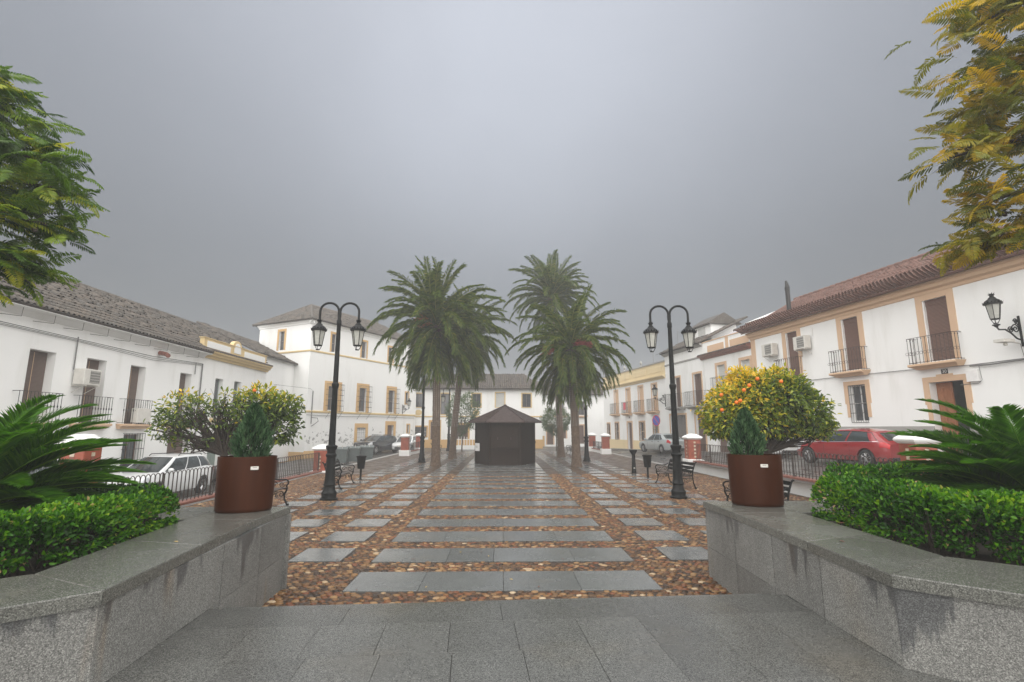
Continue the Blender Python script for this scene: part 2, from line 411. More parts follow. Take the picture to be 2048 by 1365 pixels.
def _palmbark():
    g = G('palm_bark', .9); n = g.noise(14, 5, .65); m = g.noise(2, 3)
    c = g.ramp(n, [(.3, (.055, .036, .022)), (.55, (.12, .082, .055)), (.75, (.20, .15, .105))]); c = g.mix(.6, c, g.ramp(m, [(.3, .75), (.7, 1.2)]), 'MULTIPLY')
    g.col(c); g.bump(n, .8, .03); return g.m
m_palmbark = _palmbark()
L_ = leafmat
m_palm = L_('palm_leaf', [(0, (.020, .044, .006)), (.4, (.066, .112, .013)), (.7, (.15, .185, .024)), (1, (.32, .28, .055))], .5, .34, spec=.22)
m_cycad = L_('cycad_leaf', [(0, (.02, .07, .006)), (.5, (.055, .165, .012)), (1, (.14, .28, .02))], .40, .38, spec=.25)
m_hedge = L_('hedge_leaf', [(0, (.008, .035, .002)), (.35, (.032, .125, .005)), (.7, (.10, .25, .009)), (.93, (.26, .39, .02)), (1, (.36, .25, .12))], .42, .30, spec=.28)
m_hedge_dk = L_('hedge_leaf_dark', [(0, (.008, .026, .005)), (.4, (.02, .06, .008)), (.8, (.05, .13, .012)), (1, (.11, .2, .022))], .35, .25)
m_orleaf = L_('orange_tree_leaf', [(0, (.014, .03, .005)), (.3, (.04, .08, .008)), (.55, (.13, .20, .012)), (.72, (.34, .35, .02)), (.86, (.60, .44, .02)), (1, (.74, .48, .022))], .35, .28)
m_cypress = L_('cypress_leaf', [(0, (.010, .030, .012)), (.5, (.034, .085, .035)), (1, (.10, .18, .085))], .6, .15, spec=.25)
m_jac_green = L_('feathery_leaf_green', [(0, (.02, .05, .005)), (.45, (.065, .135, .008)), (.75, (.17, .26, .012)), (1, (.34, .34, .018))], .5, .38, attr=False)
m_jac_gold = L_('feathery_leaf_gold', [(0, (.04, .06, .006)), (.42, (.16, .17, .010)), (.75, (.40, .29, .010)), (1, (.58, .37, .014))], .5, .38, attr=False)
m_jac_green2 = L_('feathery_foliage_green', [(0, (.02, .05, .005)), (.45, (.065, .135, .008)), (.75, (.17, .26, .012)), (1, (.34, .34, .018))], .5, .38)
m_jac_gold2 = L_('feathery_foliage_gold', [(0, (.04, .06, .006)), (.42, (.16, .17, .010)), (.75, (.40, .29, .010)), (1, (.58, .37, .014))], .5, .38)
m_far = L_('far_tree_leaf', [(0, (.03, .06, .02)), (.5, (.06, .11, .03)), (1, (.12, .18, .05))], .6, .2)
def _cob():
    g = G('river_cobble', .45); g.set(g.b, 'Specular IOR Level', .3)
    v = g.mth('FRACT', g.mth('ADD', g.island(), g.mth('MULTIPLY', g.orand(), .999)))
    c = g.ramp(v, [(0, (.026, .016, .010)), (.14, (.060, .032, .016)), (.28, (.105, .052, .022)), (.42, (.145, .050, .020)), (.55, (.175, .088, .032)), (.68, (.052, .035, .023)), (.82, (.20, .108, .042)), (.95, (.25, .148, .066)), (.985, (.36, .25, .14)), (1, (.44, .34, .22))])
    n = g.noise(45, 4, .6); c = g.mix(.5, c, g.ramp(n, [(.3, .75), (.7, 1.22)]), 'MULTIPLY')
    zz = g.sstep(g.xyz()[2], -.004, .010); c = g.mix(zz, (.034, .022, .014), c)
    g.col(c); g.rough(g.rng(g.noise(3, 3), .35, .65, .28, .52)); return g.m
m_cob = _cob()
def _cobfar():
    g = G('cobble_mortar', .5)
    v = g.add('ShaderNodeTexVoronoi', {'Vector': g.mapv(g.pos(), (1, 1.25, 0)), 'Scale': 10.5})
    r = g.xyz(v.outputs['Color'])[0]
    c = g.ramp(r, [(0, (.03, .019, .012)), (.3, (.085, .045, .023)), (.5, (.12, .055, .026)), (.7, (.07, .045, .028)), (.88, (.20, .12, .058)), (1, (.32, .22, .13))])
    e = g.sstep(v.outputs['Distance'], .32, .62); c = g.mix(e, c, (.035, .024, .016))
    g.col(c); g.bump(g.mth('SUBTRACT', 1, v.outputs['Distance']), .8, .03); g.rough(g.rng(g.noise(2, 3), .35, .65, .28, .5)); return g.m
m_cobfar = _cobfar()
m_plate = plain('plate_metal', (.62, .60, .55), .35, .2, var=.05)
m_ac = plain('ac_casing', (.62, .60, .55), .5, var=.08)
m_acgrille = plain('ac_grille', (.20, .195, .18), .6, var=.1)
m_cable = plain('cable_grey', (.17, .17, .165), .7)
m_number = plain('number_tile', (.03, .03, .032), .3)
def paint(name, c, rough=.25, metal=.3):
    g = G(name, rough, metal * .5); o = g.xyz(g.obj())[2]
    d = g.mth('MULTIPLY', g.sstep(o, .75, .2), g.rng(g.noise(5, 4, .6), .3, .7, .05, .4))
    g.col(g.mix(d, c, (.16, .15, .13))); g.rough(g.rng(d, 0, .4, rough, .6)); g.set(g.b, 'Coat Weight', .8); g.set(g.b, 'Coat Roughness', .05); return g.m
m_car_white = paint('car_white', (.74, .75, .75), .3, 0); m_car_red = paint('car_red', (.26, .010, .014), .3, .2)
m_car_silver = paint('car_silver', (.42, .46, .47), .3, .6); m_car_dark = paint('car_dark', (.025, .028, .032), .25, .3)
m_car_green = paint('car_grey_green', (.075, .095, .095), .3, .4)
m_tyre = plain('tyre', (.018, .018, .018), .8); m_rim = plain('alloy_rim', (.42, .42, .42), .3, .8); m_blackpl = plain('black_plastic', (.022, .022, .024), .55)
m_carglass = glass('car_glass', (.025, .032, .034), .05); m_head = plain('headlamp', (.6, .62, .64), .12, .3); m_tail = plain('tail_lamp', (.45, .015, .02), .15); m_chrome = plain('chrome', (.75, .75, .75), .12, 1.0)
m_signblue = plain('sign_blue', (.03, .06, .35), .4); m_signred = plain('sign_red', (.5, .02, .03), .4)
m_cont = plain('container_plastic', (.11, .13, .125), .5, var=.15); m_poster = plain('pink_poster', (.6, .06, .1), .5)
# ------------------------------------------------------------------ ground, streets, plaza
def structure(o): o['kind'] = 'structure'; return o
mb = MB(); mb.grid(lambda u, v: (-170 + 340 * u, -60 + 300 * v, -1.6), 8, 8)
structure(mb.build('ground', plain('far_earth', (.12, .11, .095), .9, var=.3, scale=.5)))

def lerp(a, b, t): return a + (b - a) * max(0.0, min(1.0, t))
def z_left(x, y): return lerp(-.82, -.75, (y - 10) / 10) if y < 20 else (lerp(-.75, -.30, (y - 20) / 21) if y < 41 else lerp(-.30, .06, (y - 41) / 9))
def edge_r(y): return .46 if y < 25.4 else lerp(.46, .0, (y - 25.4) / 3.2)
def z_right(x, y):
    top = lerp(.64, .40, (y - 20) / 26); e = edge_r(y)
    if y > 46: top = lerp(.40, .08, (y - 46) / 8)
    return lerp(e - .03, top, (x - 9.2) / 4.2)
def street_sheet(name, xs, ys, fz):
    vs = [(x, y, fz(x, y)) for y in ys for x in xs]; n = len(xs)
    fs = [(j * n + i, j * n + i + 1, (j + 1) * n + i + 1, (j + 1) * n + i) for j in range(len(ys) - 1) for i in range(n - 1)]
    mb = MB(); mb._a(vs, fs); return structure(mb.build(name, m_asph, smooth=30))
ys = [0, 5, 10, 14, 17, 20, 22, 24, 25.4, 26.5, 27.5, 28.6, 31, 34, 38, 41, 44, 46.9]
street_sheet('street', [-15.6, -13, -11, -9, -8.15], ys, z_left)
street_sheet('street', [8.9, 9.6, 11, 12.5, 14, 18], ys, z_right)
def z_far(x, y):
    t = (x + 8.15) / 17.05; a = z_left(-9, y) if y < 52 else .06
    if t <= 0: return a
    b = z_right(lerp(9, 18, (x - 8.9) / 9.1) if x > 8.9 else 8.9, y)
    return lerp(min(a, -.05) if y < 47.5 else .02, b if y > 47.5 else min(b, -.05), t) if 0 < t < 1 else b
street_sheet('street', [-20, -15.6, -13, -11, -9, -8.15, 0, 8.9, 11, 14, 18], [46.9, 47.4, 48, 50, 53, 57, 62, 70], z_far)

# narrow raised pavements along the house fronts
def pavement(pts, wdt, fz, side):
    mb = MB(); L = []; Rr = []
    for (x, y) in pts: L.append((x, y)); Rr.append((x + side * wdt, y))
    n = len(pts)
    for i in range(n - 1):
        a, b, c, d = L[i], L[i + 1], Rr[i + 1], Rr[i]
        za, zb = fz(*d) + .11, fz(*c) + .11
        q = [(a[0], a[1], za), (d[0], d[1], za), (c[0], c[1], zb), (b[0], b[1], zb)]
        mb.poly(q if side > 0 else q[::-1]); k = [(d[0], d[1], za), (d[0], d[1], za - .3), (c[0], c[1], zb - .3), (c[0], c[1], zb)]
        mb.poly(k if side > 0 else k[::-1])
    return structure(mb.build('pavement', plain('pavement_concrete', (.20, .19, .175), .5, var=.2, scale=3)))
pavement([(-15.5, y) for y in (6, 12, 20, 27, 33.6)], .95, z_left, 1)
def rface(y): return 15.3 - (y - 24) * math.tan(R(9.5))
pavement([(rface(y), y) for y in (6, 12, 20, 28, 36, 44, 52)], .9, z_right, -1)

# plaza: mortar bed, granite slabs, river cobbles
PX0, PX1, PY0, PY1 = -8.3, 9.1, 5.2, 47.0
mb = MB(); mb.box(PX0, PX1, PY0, PY1, -.9, 0.0)
plaza = structure(mb.build('plaza', m_cobfar))
mb = MB(); mb.box(-8.62, -8.32, 24.9, 47, -.9, .03); mb.bbox(-8.62, -8.32, 24.9, 39.0, -.9, .035, .015)
structure(MB().box(-8.62, -8.32, 24.9, 47, -1.0, .03).build('kerb', plain('kerb_stone', (.34, .33, .31), .45, var=.2, scale=5)))
structure(MB().box(8.92, 9.2, 25.6, 47, -.6, .032).build('kerb', bpy.data.materials['kerb_stone']))
_slabs = {}
def slab_me(w_, d_, h=.06):
    k = (round(w_, 2), round(d_, 2))
    if k not in _slabs:
        m = MB(); m.bbox(-w_ / 2, w_ / 2, -d_ / 2, d_ / 2, -h, 0, .006); _slabs[k] = m.mesh('paving_slab', m_gran_slab)
    return _slabs[k]
P0, PER, DEP = 6.78, 1.42, .86
rects = []
def slab(x0, x1, y0, y1):
    rects.append((x0, x1, y0, y1)); g_ = .004
    link('paving_slab', slab_me(x1 - x0 - g_, y1 - y0 - g_), plaza, ((x0 + x1) / 2, (y0 + y1) / 2, .018 + random.uniform(-.002, .003)), (random.uniform(-.002, .002), random.uniform(-.002, .002), 0))
for k in range(28):
    y0 = P0 + PER * k; y1 = y0 + DEP
    if y1 > 46.6: break
    if y0 < 33.5 and not (26.9 < y0 < 33.2):
        cuts = [-1.98, -1.05 + .2 * (k % 2), .02 - .15 * (k % 3 == 1), 1.0 + .12 * (k % 2), 2.02]
        for a, b in zip(cuts, cuts[1:]): slab(a, b, y0, y1)
    elif y0 >= 33.5: slab(-1.98, 2.02, y0, y1)
    for s in (-1, 1):
        for i, (a, b) in enumerate(((2.56, 3.36), (3.88, 4.68), (5.2, 6.0))):
            if k == 0 and i < 1: continue
            x0, x1 = (a, b) if s > 0 else (-b + .06, -a + .06)
            slab(x0 + .04, x1 + .04, y0 + .03, y1 + .03)
slab(-1.98, 2.02, 26.95, 29.6); slab(-1.98, 2.02, 29.62, 33.2)
# cobbles
def cobble_points(x0, x1, y0, y1, sx, sy):
    nx = int((x1 - x0) / sx); ny = int((y1 - y0) / sy)
    gx, gy = np.meshgrid(np.arange(nx), np.arange(ny)); p = np.stack([x0 + (gx + .5 * (gy % 2)) * sx, y0 + gy * sy], -1).reshape(-1, 2).astype(float)
    p += rng.uniform(-1, 1, p.shape) * np.array([sx, sy]) * .24
    keep = np.ones(len(p), bool)
    for a, b, c, d in rects: keep &= ~((p[:, 0] > a - .035) & (p[:, 0] < b + .035) & (p[:, 1] > c - .028) & (p[:, 1] < d + .028))
    return p[keep]
pts = np.concatenate([cobble_points(-5.6, 5.8, 5.75, 12.6, .098, .076), cobble_points(-8.2, 9.0, 12.6, 23.5, .106, .084),
                      cobble_points(-8.2, -5.6, 5.75, 12.6, .12, .1), cobble_points(5.8, 9.0, 5.75, 12.6, .12, .1)])
N = len(pts)
rx = rng.uniform(.043, .063, N); ry = rx * rng.uniform(.58, .86, N); hz = rng.uniform(.010, .024, N); an = rng.normal(0, .45, N)
def stone_geo(p, rx, ry, hz, an):
    n = len(p); K = 8; a = np.arange(K) * 2 * math.pi / K
    jit = rng.uniform(.84, 1.12, (n, K))
    ring = lambda s, z: np.stack([rx[:, None] * np.cos(a) * s * jit, ry[:, None] * np.sin(a) * s * jit, np.broadcast_to(z[:, None], (n, K))], -1)
    r0 = ring(1.0, np.full(n, -.006)); r1 = ring(.78, hz * .72); top = np.stack([rx * rng.uniform(-.2, .2, n), ry * 0, hz], -1)[:, None]
    V = np.concatenate([r0, r1, top], 1)
    c, s = np.cos(an)[:, None], np.sin(an)[:, None]
    X = V[..., 0] * c - V[..., 1] * s + p[:, 0:1]; Y = V[..., 0] * s + V[..., 1] * c + p[:, 1:2]
    return np.stack([X, Y, V[..., 2]], -1)
def stone_faces(n):
    K = 8; i = np.arange(K); j = (i + 1) % K
    q = np.stack([i, j, K + j, K + i], -1); t = np.stack([K + i, K + j, np.full(K, 2 * K), np.full(K, 2 * K)], -1)
    tri = np.concatenate([np.stack([i, j, K + j], -1), np.stack([i, K + j, K + i], -1), np.stack([K + i, K + j, np.full(K, 2 * K)], -1)])
    return (np.arange(n)[:, None, None] * 17 + tri[None]).reshape(-1, 3)
d2 = pts[:, 1] + np.abs(pts[:, 0]) * .25; d2[(pts[:, 1] < 6.28) | (np.abs(pts[:, 0]) > 2.75)] += 50
near = np.zeros(N, bool); near[np.argsort(d2)[:300]] = True
fidx = ~near
V = stone_geo(pts[fidx], rx[fidx], ry[fidx], hz[fidx], an[fidx])
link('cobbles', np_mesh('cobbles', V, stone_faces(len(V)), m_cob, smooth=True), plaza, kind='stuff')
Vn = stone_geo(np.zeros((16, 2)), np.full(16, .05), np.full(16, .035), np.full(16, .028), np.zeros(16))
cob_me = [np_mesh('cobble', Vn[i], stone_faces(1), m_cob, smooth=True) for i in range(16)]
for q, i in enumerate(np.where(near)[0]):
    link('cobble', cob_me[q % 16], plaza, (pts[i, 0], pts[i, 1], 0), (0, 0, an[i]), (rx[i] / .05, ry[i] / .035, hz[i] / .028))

# landing at the head of the steps, turned 3.5 degrees against the plaza
LZ = .40
land_rot = R(3.5)
core = MB(); core.box(-3.4, 3.4, -6, -.02, -.4, LZ - .05 - .0); core.box(-3.4, 3.4, -.02, .34, -.4, .26); core.box(-3.4, 3.4, .34, .66, -.4, .12)
landing = structure(core.build('landing', m_mortar, loc=(0, 5.12, 0), rot=(0, 0, land_rot)))
_fl = {}
def fl(x0, x1, y0, y1, z=LZ):
    w_, d_ = x1 - x0 - .003, y1 - y0 - .003; k = (round(w_, 2), round(d_, 2))
    if k not in _fl: m = MB(); m.bbox(-w_ / 2, w_ / 2, -d_ / 2, d_ / 2, -.05, 0, .0022); _fl[k] = m.mesh('granite_slab', m_gran_floor)
    link('granite_slab', _fl[k], landing, ((x0 + x1) / 2, (y0 + y1) / 2, z + random.uniform(-.0015, .0015)), (random.uniform(-.0012, .0012), random.uniform(-.0012, .0012), 0))
def row(y0, y1, start, wd, z=LZ):
    x = -3.0
    e = start
    while e > -3.0: e -= wd
    while x < 3.0:
        e += wd
        if e - x < .12: continue
        fl(x, min(e, 3.0), y0, y1, z); x = e
row(-.47, 0, -.02, 1.36); row(-1.06, -.47, .07, .53); row(-1.62, -1.06, .09, .515); row(-2.2, -1.62, -.15, .56); row(-2.8, -2.2, .1, .53); row(-3.6, -2.8, .0, .7); row(-4.6, -3.6, .2, .9); row(-5.9, -4.6, .2, .9)
row(.0, .34, .3, 1.2, .31); row(.34, .66, -.2, 1.2, .17)

# planters that flank the steps
def prism_obj(name, pts, z0, z1, mat, parent, b=.008):
    n = len(pts); c = (sum(p[0] for p in pts) / n, sum(p[1] for p in pts) / n)
    def sh(p, k): dx, dy = c[0] - p[0], c[1] - p[1]; l = math.hypot(dx, dy); return (p[0] + dx / l * k, p[1] + dy / l * k)
    a = sum(pts[i][0] * pts[(i + 1) % n][1] - pts[(i + 1) % n][0] * pts[i][1] for i in range(n))
    if a < 0: pts = pts[::-1]
    g0 = [sh(p, .003) for p in pts]; g1 = [sh(p, .003 + b) for p in pts]
    vs = [(x, y, z0) for x, y in g0] + [(x, y, z1 - b) for x, y in g0] + [(x, y, z1) for x, y in g1]
    fs = [tuple(range(n - 1, -1, -1)), tuple(range(2 * n, 3 * n))]
    for k in range(2): fs += [(k * n + i, k * n + (i + 1) % n, (k + 1) * n + (i + 1) % n, (k + 1) * n + i) for i in range(n)]
    m = MB(); m._a(vs, fs); return m.build(name, mat, parent)
def mixp(a, b, t): return (a[0] + (b[0] - a[0]) * t, a[1] + (b[1] - a[1]) * t)
CAPZ0, CAPZ1 = .915, 1.0
def planter(s, P1, P0_, I1, I0, back_x, far_depth, label, ts, joints, lowj):
    t = thing('planter', label, 'planter', (0, 0, 0))
    P2 = (P1[0] + s * 2.3, P1[1] - 2.1); I2 = (I1[0] + s * 2.3, I1[1] - 2.1 )
    # coping
    for a, b in zip(ts, ts[1:]): prism_obj('coping_stone', [mixp(P1, P0_, a), mixp(P1, P0_, b), mixp(I1, I0, b), mixp(I1, I0, a)], CAPZ0, CAPZ1, m_gran_cap, t)
    for a, b in ((0, .45), (.45, 1)): prism_obj('coping_stone', [mixp(P1, P2, a), mixp(P1, P2, b), mixp(I1, I2, b), mixp(I1, I2, a)], CAPZ0, CAPZ1, m_gran_cap, t)
    yb = I0[1]; E0 = mixp(P1, P0_, 1.0)
    xs = [E0[0], I0[0], I0[0] + s * 1.3, I0[0] + s * 2.7, back_x]
    for a, b in zip(xs, xs[1:]): prism_obj('coping_stone', [(a, E0[1]), (b, E0[1]), (b, E0[1] + far_depth), (a, E0[1] + far_depth)], CAPZ0, CAPZ1 - .001, m_gran_cap, t)
    # facing panels, set back 25 mm under the coping
    dx, dy = P0_[0] - P1[0], P0_[1] + far_depth - P1[1]
    Pe = (E0[0], E0[1] + far_depth)
    def panel(a, b, z0, z1, A=P1, B=None):
        B = B or Pe; ux, uy = B[0] - A[0], B[1] - A[1]; l = math.hypot(ux, uy); nx, ny = (uy / l, -ux / l)
        if nx * s < 0: nx, ny = -nx, -ny
        if B is P2: nx, ny = (abs(nx) * s, abs(ny))
        q = [(A[0] + ux * k / l + nx * o, A[1] + uy * k / l + ny * o) for k, o in ((a + .0035, .025), (b - .0035, .025), (b - .0035, .09), (a + .0035, .09))]
        prism_obj('granite_panel', q, z0, z1, m_gran_wall, t, .003)
    Lw = math.hypot(Pe[0] - P1[0], Pe[1] - P1[1]); J = [0] + joints + [Lw]
    for a, b in zip(J, J[1:]): panel(a, b, LZ + .002 if a < lowj else LZ + .002, CAPZ0 - .004)
    Jl = [lowj] + [q for q in joints if q > lowj + .1] + [Lw]
    for a, b in zip(Jl, Jl[1:]): panel(a, b, 0.0, LZ - .002)
    panel(0, lowj, 0.0, LZ - .002)
    for a, b in ((0, 1.1), (1.1, 2.2), (2.2, 3.1)): panel(a, b, .3, CAPZ0 - .004, P1, P2)
    ye = Pe[1] - .025
    for a, b in zip(xs, xs[1:]): MB().box(min(a, b) + .03, max(a, b) + .026, ye - .06, ye, 0, CAPZ0 - .004).build('granite_panel', m_gran_wall, t)
    # core and soil
    q = [(P1[0] + s * .1, P1[1]), (Pe[0] + s * .1, Pe[1] - .1), (back_x, Pe[1] - .1), (back_x, P2[1]), (P2[0] + s * .1, P2[1])]
    def sl(u, v):
        return None
    cm = MB(); cm.prism(q, -.4, .86); cm.build('core', m_mortar, t)
    sp = [(I1[0] - s * .2, I1[1]), (I0[0] - s * .2, I0[1] + .2), (back_x - s * .05, I0[1] + .2), (back_x - s * .05, I2[1]), (I2[0] - s * .2, I2[1])]
    sm_ = MB(); sm_.prism(sp, .8, .90); sm_.build('soil', m_soil, t)
    return t
plL = planter(-1, (-2.50, 3.46), (-2.76, 6.02), (-3.28, 3.85), (-3.54, 6.02), -8.3, .95, 'granite planter holding the green-leaved tree, beside the white car street', [0, .5, 1.0], [1.72, 2.64], 1.5)
plR = planter(1, (2.71, 3.72), (2.82, 6.38), (3.53, 4.22), (3.62, 6.38), 8.9, 1.0, 'granite planter holding the golden-leaved tree, beside the red car street', [0, .4, 1.0], [.92, 1.77, 2.71], 1.55)
# ------------------------------------------------------------------ vegetation in the planters
def hedge(label, path, wd, z0, z1, n, mat, lsize=.042, stems=60, bare=0.0, grp=None):
    """clipped hedge along a path: shell of small leaves over woody stems"""
    t = thing('hedge', label, 'hedge', (path[0][0], path[0][1], z0), group=grp)
    P = np.array(path, float); seg = np.diff(P, axis=0); ln = np.linalg.norm(seg, axis=1); cum = np.concatenate([[0], np.cumsum(ln)]); tot = cum[-1]
    def at(s_):
        i = np.clip(np.searchsorted(cum, s_, 'right') - 1, 0, len(ln) - 1); f = (s_ - cum[i]) / ln[i]
        p = P[i] + seg[i] * f[:, None]; d = seg[i] / ln[i][:, None]; return p, d
    s_ = rng.uniform(-.0, tot, n); p, d = at(s_); nr = np.stack([d[:, 1], -d[:, 0]], -1)
    # angle round the section: superellipse so that the top is flat and edges round
    a = rng.uniform(-.35, math.pi + .35, n); ca, sa = np.cos(a), np.sin(a)
    ex = .55; bx = np.sign(ca) * np.abs(ca) ** ex; bz = np.sign(sa) * np.abs(sa) ** ex
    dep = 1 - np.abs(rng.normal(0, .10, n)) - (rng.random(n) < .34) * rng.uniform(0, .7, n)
    lump = .07 * np.sin(s_ * 6.1 + 1.3) + .05 * np.sin(s_ * 14.3) + rng.normal(0, .03, n)
    hw = wd / 2; hh = (z1 - z0)
    off = bx * hw * dep * (1 + lump); zz = z0 + hh * (.42 + .58 * bz * dep * (1 + lump * .7)); zz = np.maximum(zz, z0 + rng.uniform(.03, .15, n))
    endk = np.minimum(np.minimum(s_, tot - s_) / .12, 1); zz = z0 + (zz - z0) * (.75 + .25 * endk)
    pos = np.stack([p[:, 0] + nr[:, 0] * off, p[:, 1] + nr[:, 1] * off, zz], -1)
    outw = np.stack([nr[:, 0] * bx, nr[:, 1] * bx, np.maximum(bz, -.2) + .35], -1)
    dirs = unit(unit(outw) + rng.normal(0, .55, (n, 3))); ups = rand_dirs(n) + outw
    ln_ = lsize * rng.uniform(.7, 1.35, n)
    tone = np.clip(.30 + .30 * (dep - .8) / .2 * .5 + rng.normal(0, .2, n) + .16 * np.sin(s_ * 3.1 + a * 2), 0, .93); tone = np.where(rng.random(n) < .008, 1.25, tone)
    keep = np.ones(n, bool)
    if bare: keep = ~((s_ > tot * (1 - bare)) & (rng.random(n) < .82))
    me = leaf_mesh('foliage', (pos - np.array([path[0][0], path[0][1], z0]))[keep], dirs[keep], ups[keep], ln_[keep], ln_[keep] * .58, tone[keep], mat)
    link('foliage', me, t, kind='stuff')
    m = MB(); sp, sd_ = at(rng.uniform(0, tot, stems))
    for i in range(stems):
        x, y = sp[i] + rng.normal(0, wd * .17, 2) - P[0]; h = hh * random.uniform(.6, .98)
        for k in range(3):
            ax, ay = rng.normal(0, .09, 2); m.tube([(x, y, -.02), (x + ax * .4, y + ay * .4, h * .5), (x + ax, y + ay, h * random.uniform(.7, 1))], [.008, .006, .003], 4)
    m.build('stem', m_bark_dk, t, kind='stuff')
    return t
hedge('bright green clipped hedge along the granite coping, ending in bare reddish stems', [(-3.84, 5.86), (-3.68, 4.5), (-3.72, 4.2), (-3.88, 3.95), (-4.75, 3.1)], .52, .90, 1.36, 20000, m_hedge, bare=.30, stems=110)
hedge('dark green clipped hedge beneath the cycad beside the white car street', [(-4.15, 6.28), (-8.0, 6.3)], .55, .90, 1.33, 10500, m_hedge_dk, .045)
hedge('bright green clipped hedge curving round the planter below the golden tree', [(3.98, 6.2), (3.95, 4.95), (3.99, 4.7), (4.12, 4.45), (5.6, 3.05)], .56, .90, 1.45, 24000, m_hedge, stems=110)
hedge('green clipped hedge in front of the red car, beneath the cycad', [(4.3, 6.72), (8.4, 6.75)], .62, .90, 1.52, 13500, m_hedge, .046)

def pinnate(L, nl, lmax, lw, rise, drop, sweep, vang, mat, name, taper0=.25, jitter=.06, seed=0, tip=.35, rach=.018, curl=0.0, ldrop=.13):
    """feather leaf along +x: rachis arc plus leaflets; returns one mesh"""
    r = np.random.default_rng(seed); s_ = np.linspace(0, 1, 14)
    th = rise - drop * s_ ** 1.5                                   # slope angle along the rachis
    dx = np.cos(th); dz = np.sin(th); ds = L / 13
    X = np.concatenate([[0], np.cumsum((dx[:-1] + dx[1:]) / 2 * ds)]); Z = np.concatenate([[0], np.cumsum((dz[:-1] + dz[1:]) / 2 * ds)])
    Yc = curl * L * s_ ** 2
    V = []; F = []; T = []
    u = np.linspace(.07, .995, nl)
    px = np.interp(u, s_, X); pz = np.interp(u, s_, Z); py = np.interp(u, s_, Yc); pt = np.interp(u, s_, th)
    prof = np.where(u < .35, taper0 + (1 - taper0) * (u / .35) ** .8, 1 - (1 - tip) * ((u - .35) / .65) ** 1.6)
    for side in (-1, 1):
        sw = sweep + r.normal(0, jitter, nl) + .35 * u; va = vang + r.normal(0, jitter * 1.6, nl)
        ln = lmax * prof * r.uniform(.85, 1.1, nl)
        t = np.stack([np.cos(pt), np.zeros(nl), np.sin(pt)], -1); nrm = np.stack([-np.sin(pt), np.zeros(nl), np.cos(pt)], -1); sd_ = np.array([0, side, 0.])
        d = t * np.sin(sw)[:, None] + (sd_ * np.cos(va)[:, None] + nrm * np.sin(va)[:, None]) * np.cos(sw)[:, None]
        b = np.stack([px, py, pz], -1)
        wv = unit(np.cross(d, nrm + sd_ * .3)) * (lw * .5)
        mid = b + d * ln[:, None] * .5; end = b + d * ln[:, None] + np.array([0, 0, -1.]) * (ln * ldrop)[:, None]
        o = len(V) * 0 + sum(len(q) for q in V)
        V.append(np.stack([b, mid + wv, end, mid - wv], 1).reshape(-1, 3)); k = (np.arange(nl) * 4)[:, None] + o
        F.append(np.concatenate([k + np.array([0, 1, 2]), k + np.array([0, 2, 3])], 1).reshape(-1, 3)); T.append(np.repeat(np.clip(.42 + r.normal(0, .16, nl), 0, 1), 2))
    # rachis as a thin three-sided stem
    o = sum(len(q) for q in V); rr = rach * (1 - .85 * s_); rv = []
    for k in range(3):
        a = 2 * math.pi * k / 3; rv.append(np.stack([X, Yc + rr * math.cos(a), Z + rr * math.sin(a)], -1))
    rv = np.stack(rv, 1).reshape(-1, 3); V.append(rv); fr = []
    for i in range(13):
        for k in range(3): a, b, c, d_ = o + i * 3 + k, o + i * 3 + (k + 1) % 3, o + (i + 1) * 3 + (k + 1) % 3, o + (i + 1) * 3 + k; fr += [(a, b, c), (a, c, d_)]
    F.append(np.array(fr)); T.append(np.full(len(fr), .95))
    return np_mesh(name, np.concatenate(V), np.concatenate(F), mat, tone=np.concatenate(T))

# cycads
cyc_me = [pinnate(1.45, 120, .33, .019, R(e), R(e * .55 + 22), .55, .42, m_cycad, 'frond', .35, .04, i, .3, .012, c) for i, (e, c) in enumerate([(78, .03), (66, -.04), (54, .05), (42, -.03), (32, .04), (20, -.05), (8, .03)])]
def cycad(label, loc, sd_):
    r = random.Random(sd_); t = thing('cycad', label, 'cycad', loc, r.uniform(0, 6))
    m = MB(); m.lathe([(.13, -.25), (.16, -.1), (.15, .1), (.10, .2), (.03, .25)], 14); m.build('trunk', m_bark_dk, t, smooth=50)
    i = 0
    for k, (n, me) in enumerate(zip((7, 10, 13, 14, 14, 12, 9), cyc_me)):
        for j in range(n):
            link('frond', me, t, (0, 0, .20 - k * .014), (r.uniform(-.22, .22), r.uniform(-.07, .07), 2 * math.pi * (j / n) + k * .6 + r.uniform(-.15, .15)), r.uniform(.80, 1.02)); i += 1
    return t
cycad('dark green cycad fanning over the hedge beside the white car street', (-5.12, 5.2, 1.10), 1)
cycad('dark green cycad fanning over the hedge in front of the red car', (5.72, 5.5, 1.08), 2)

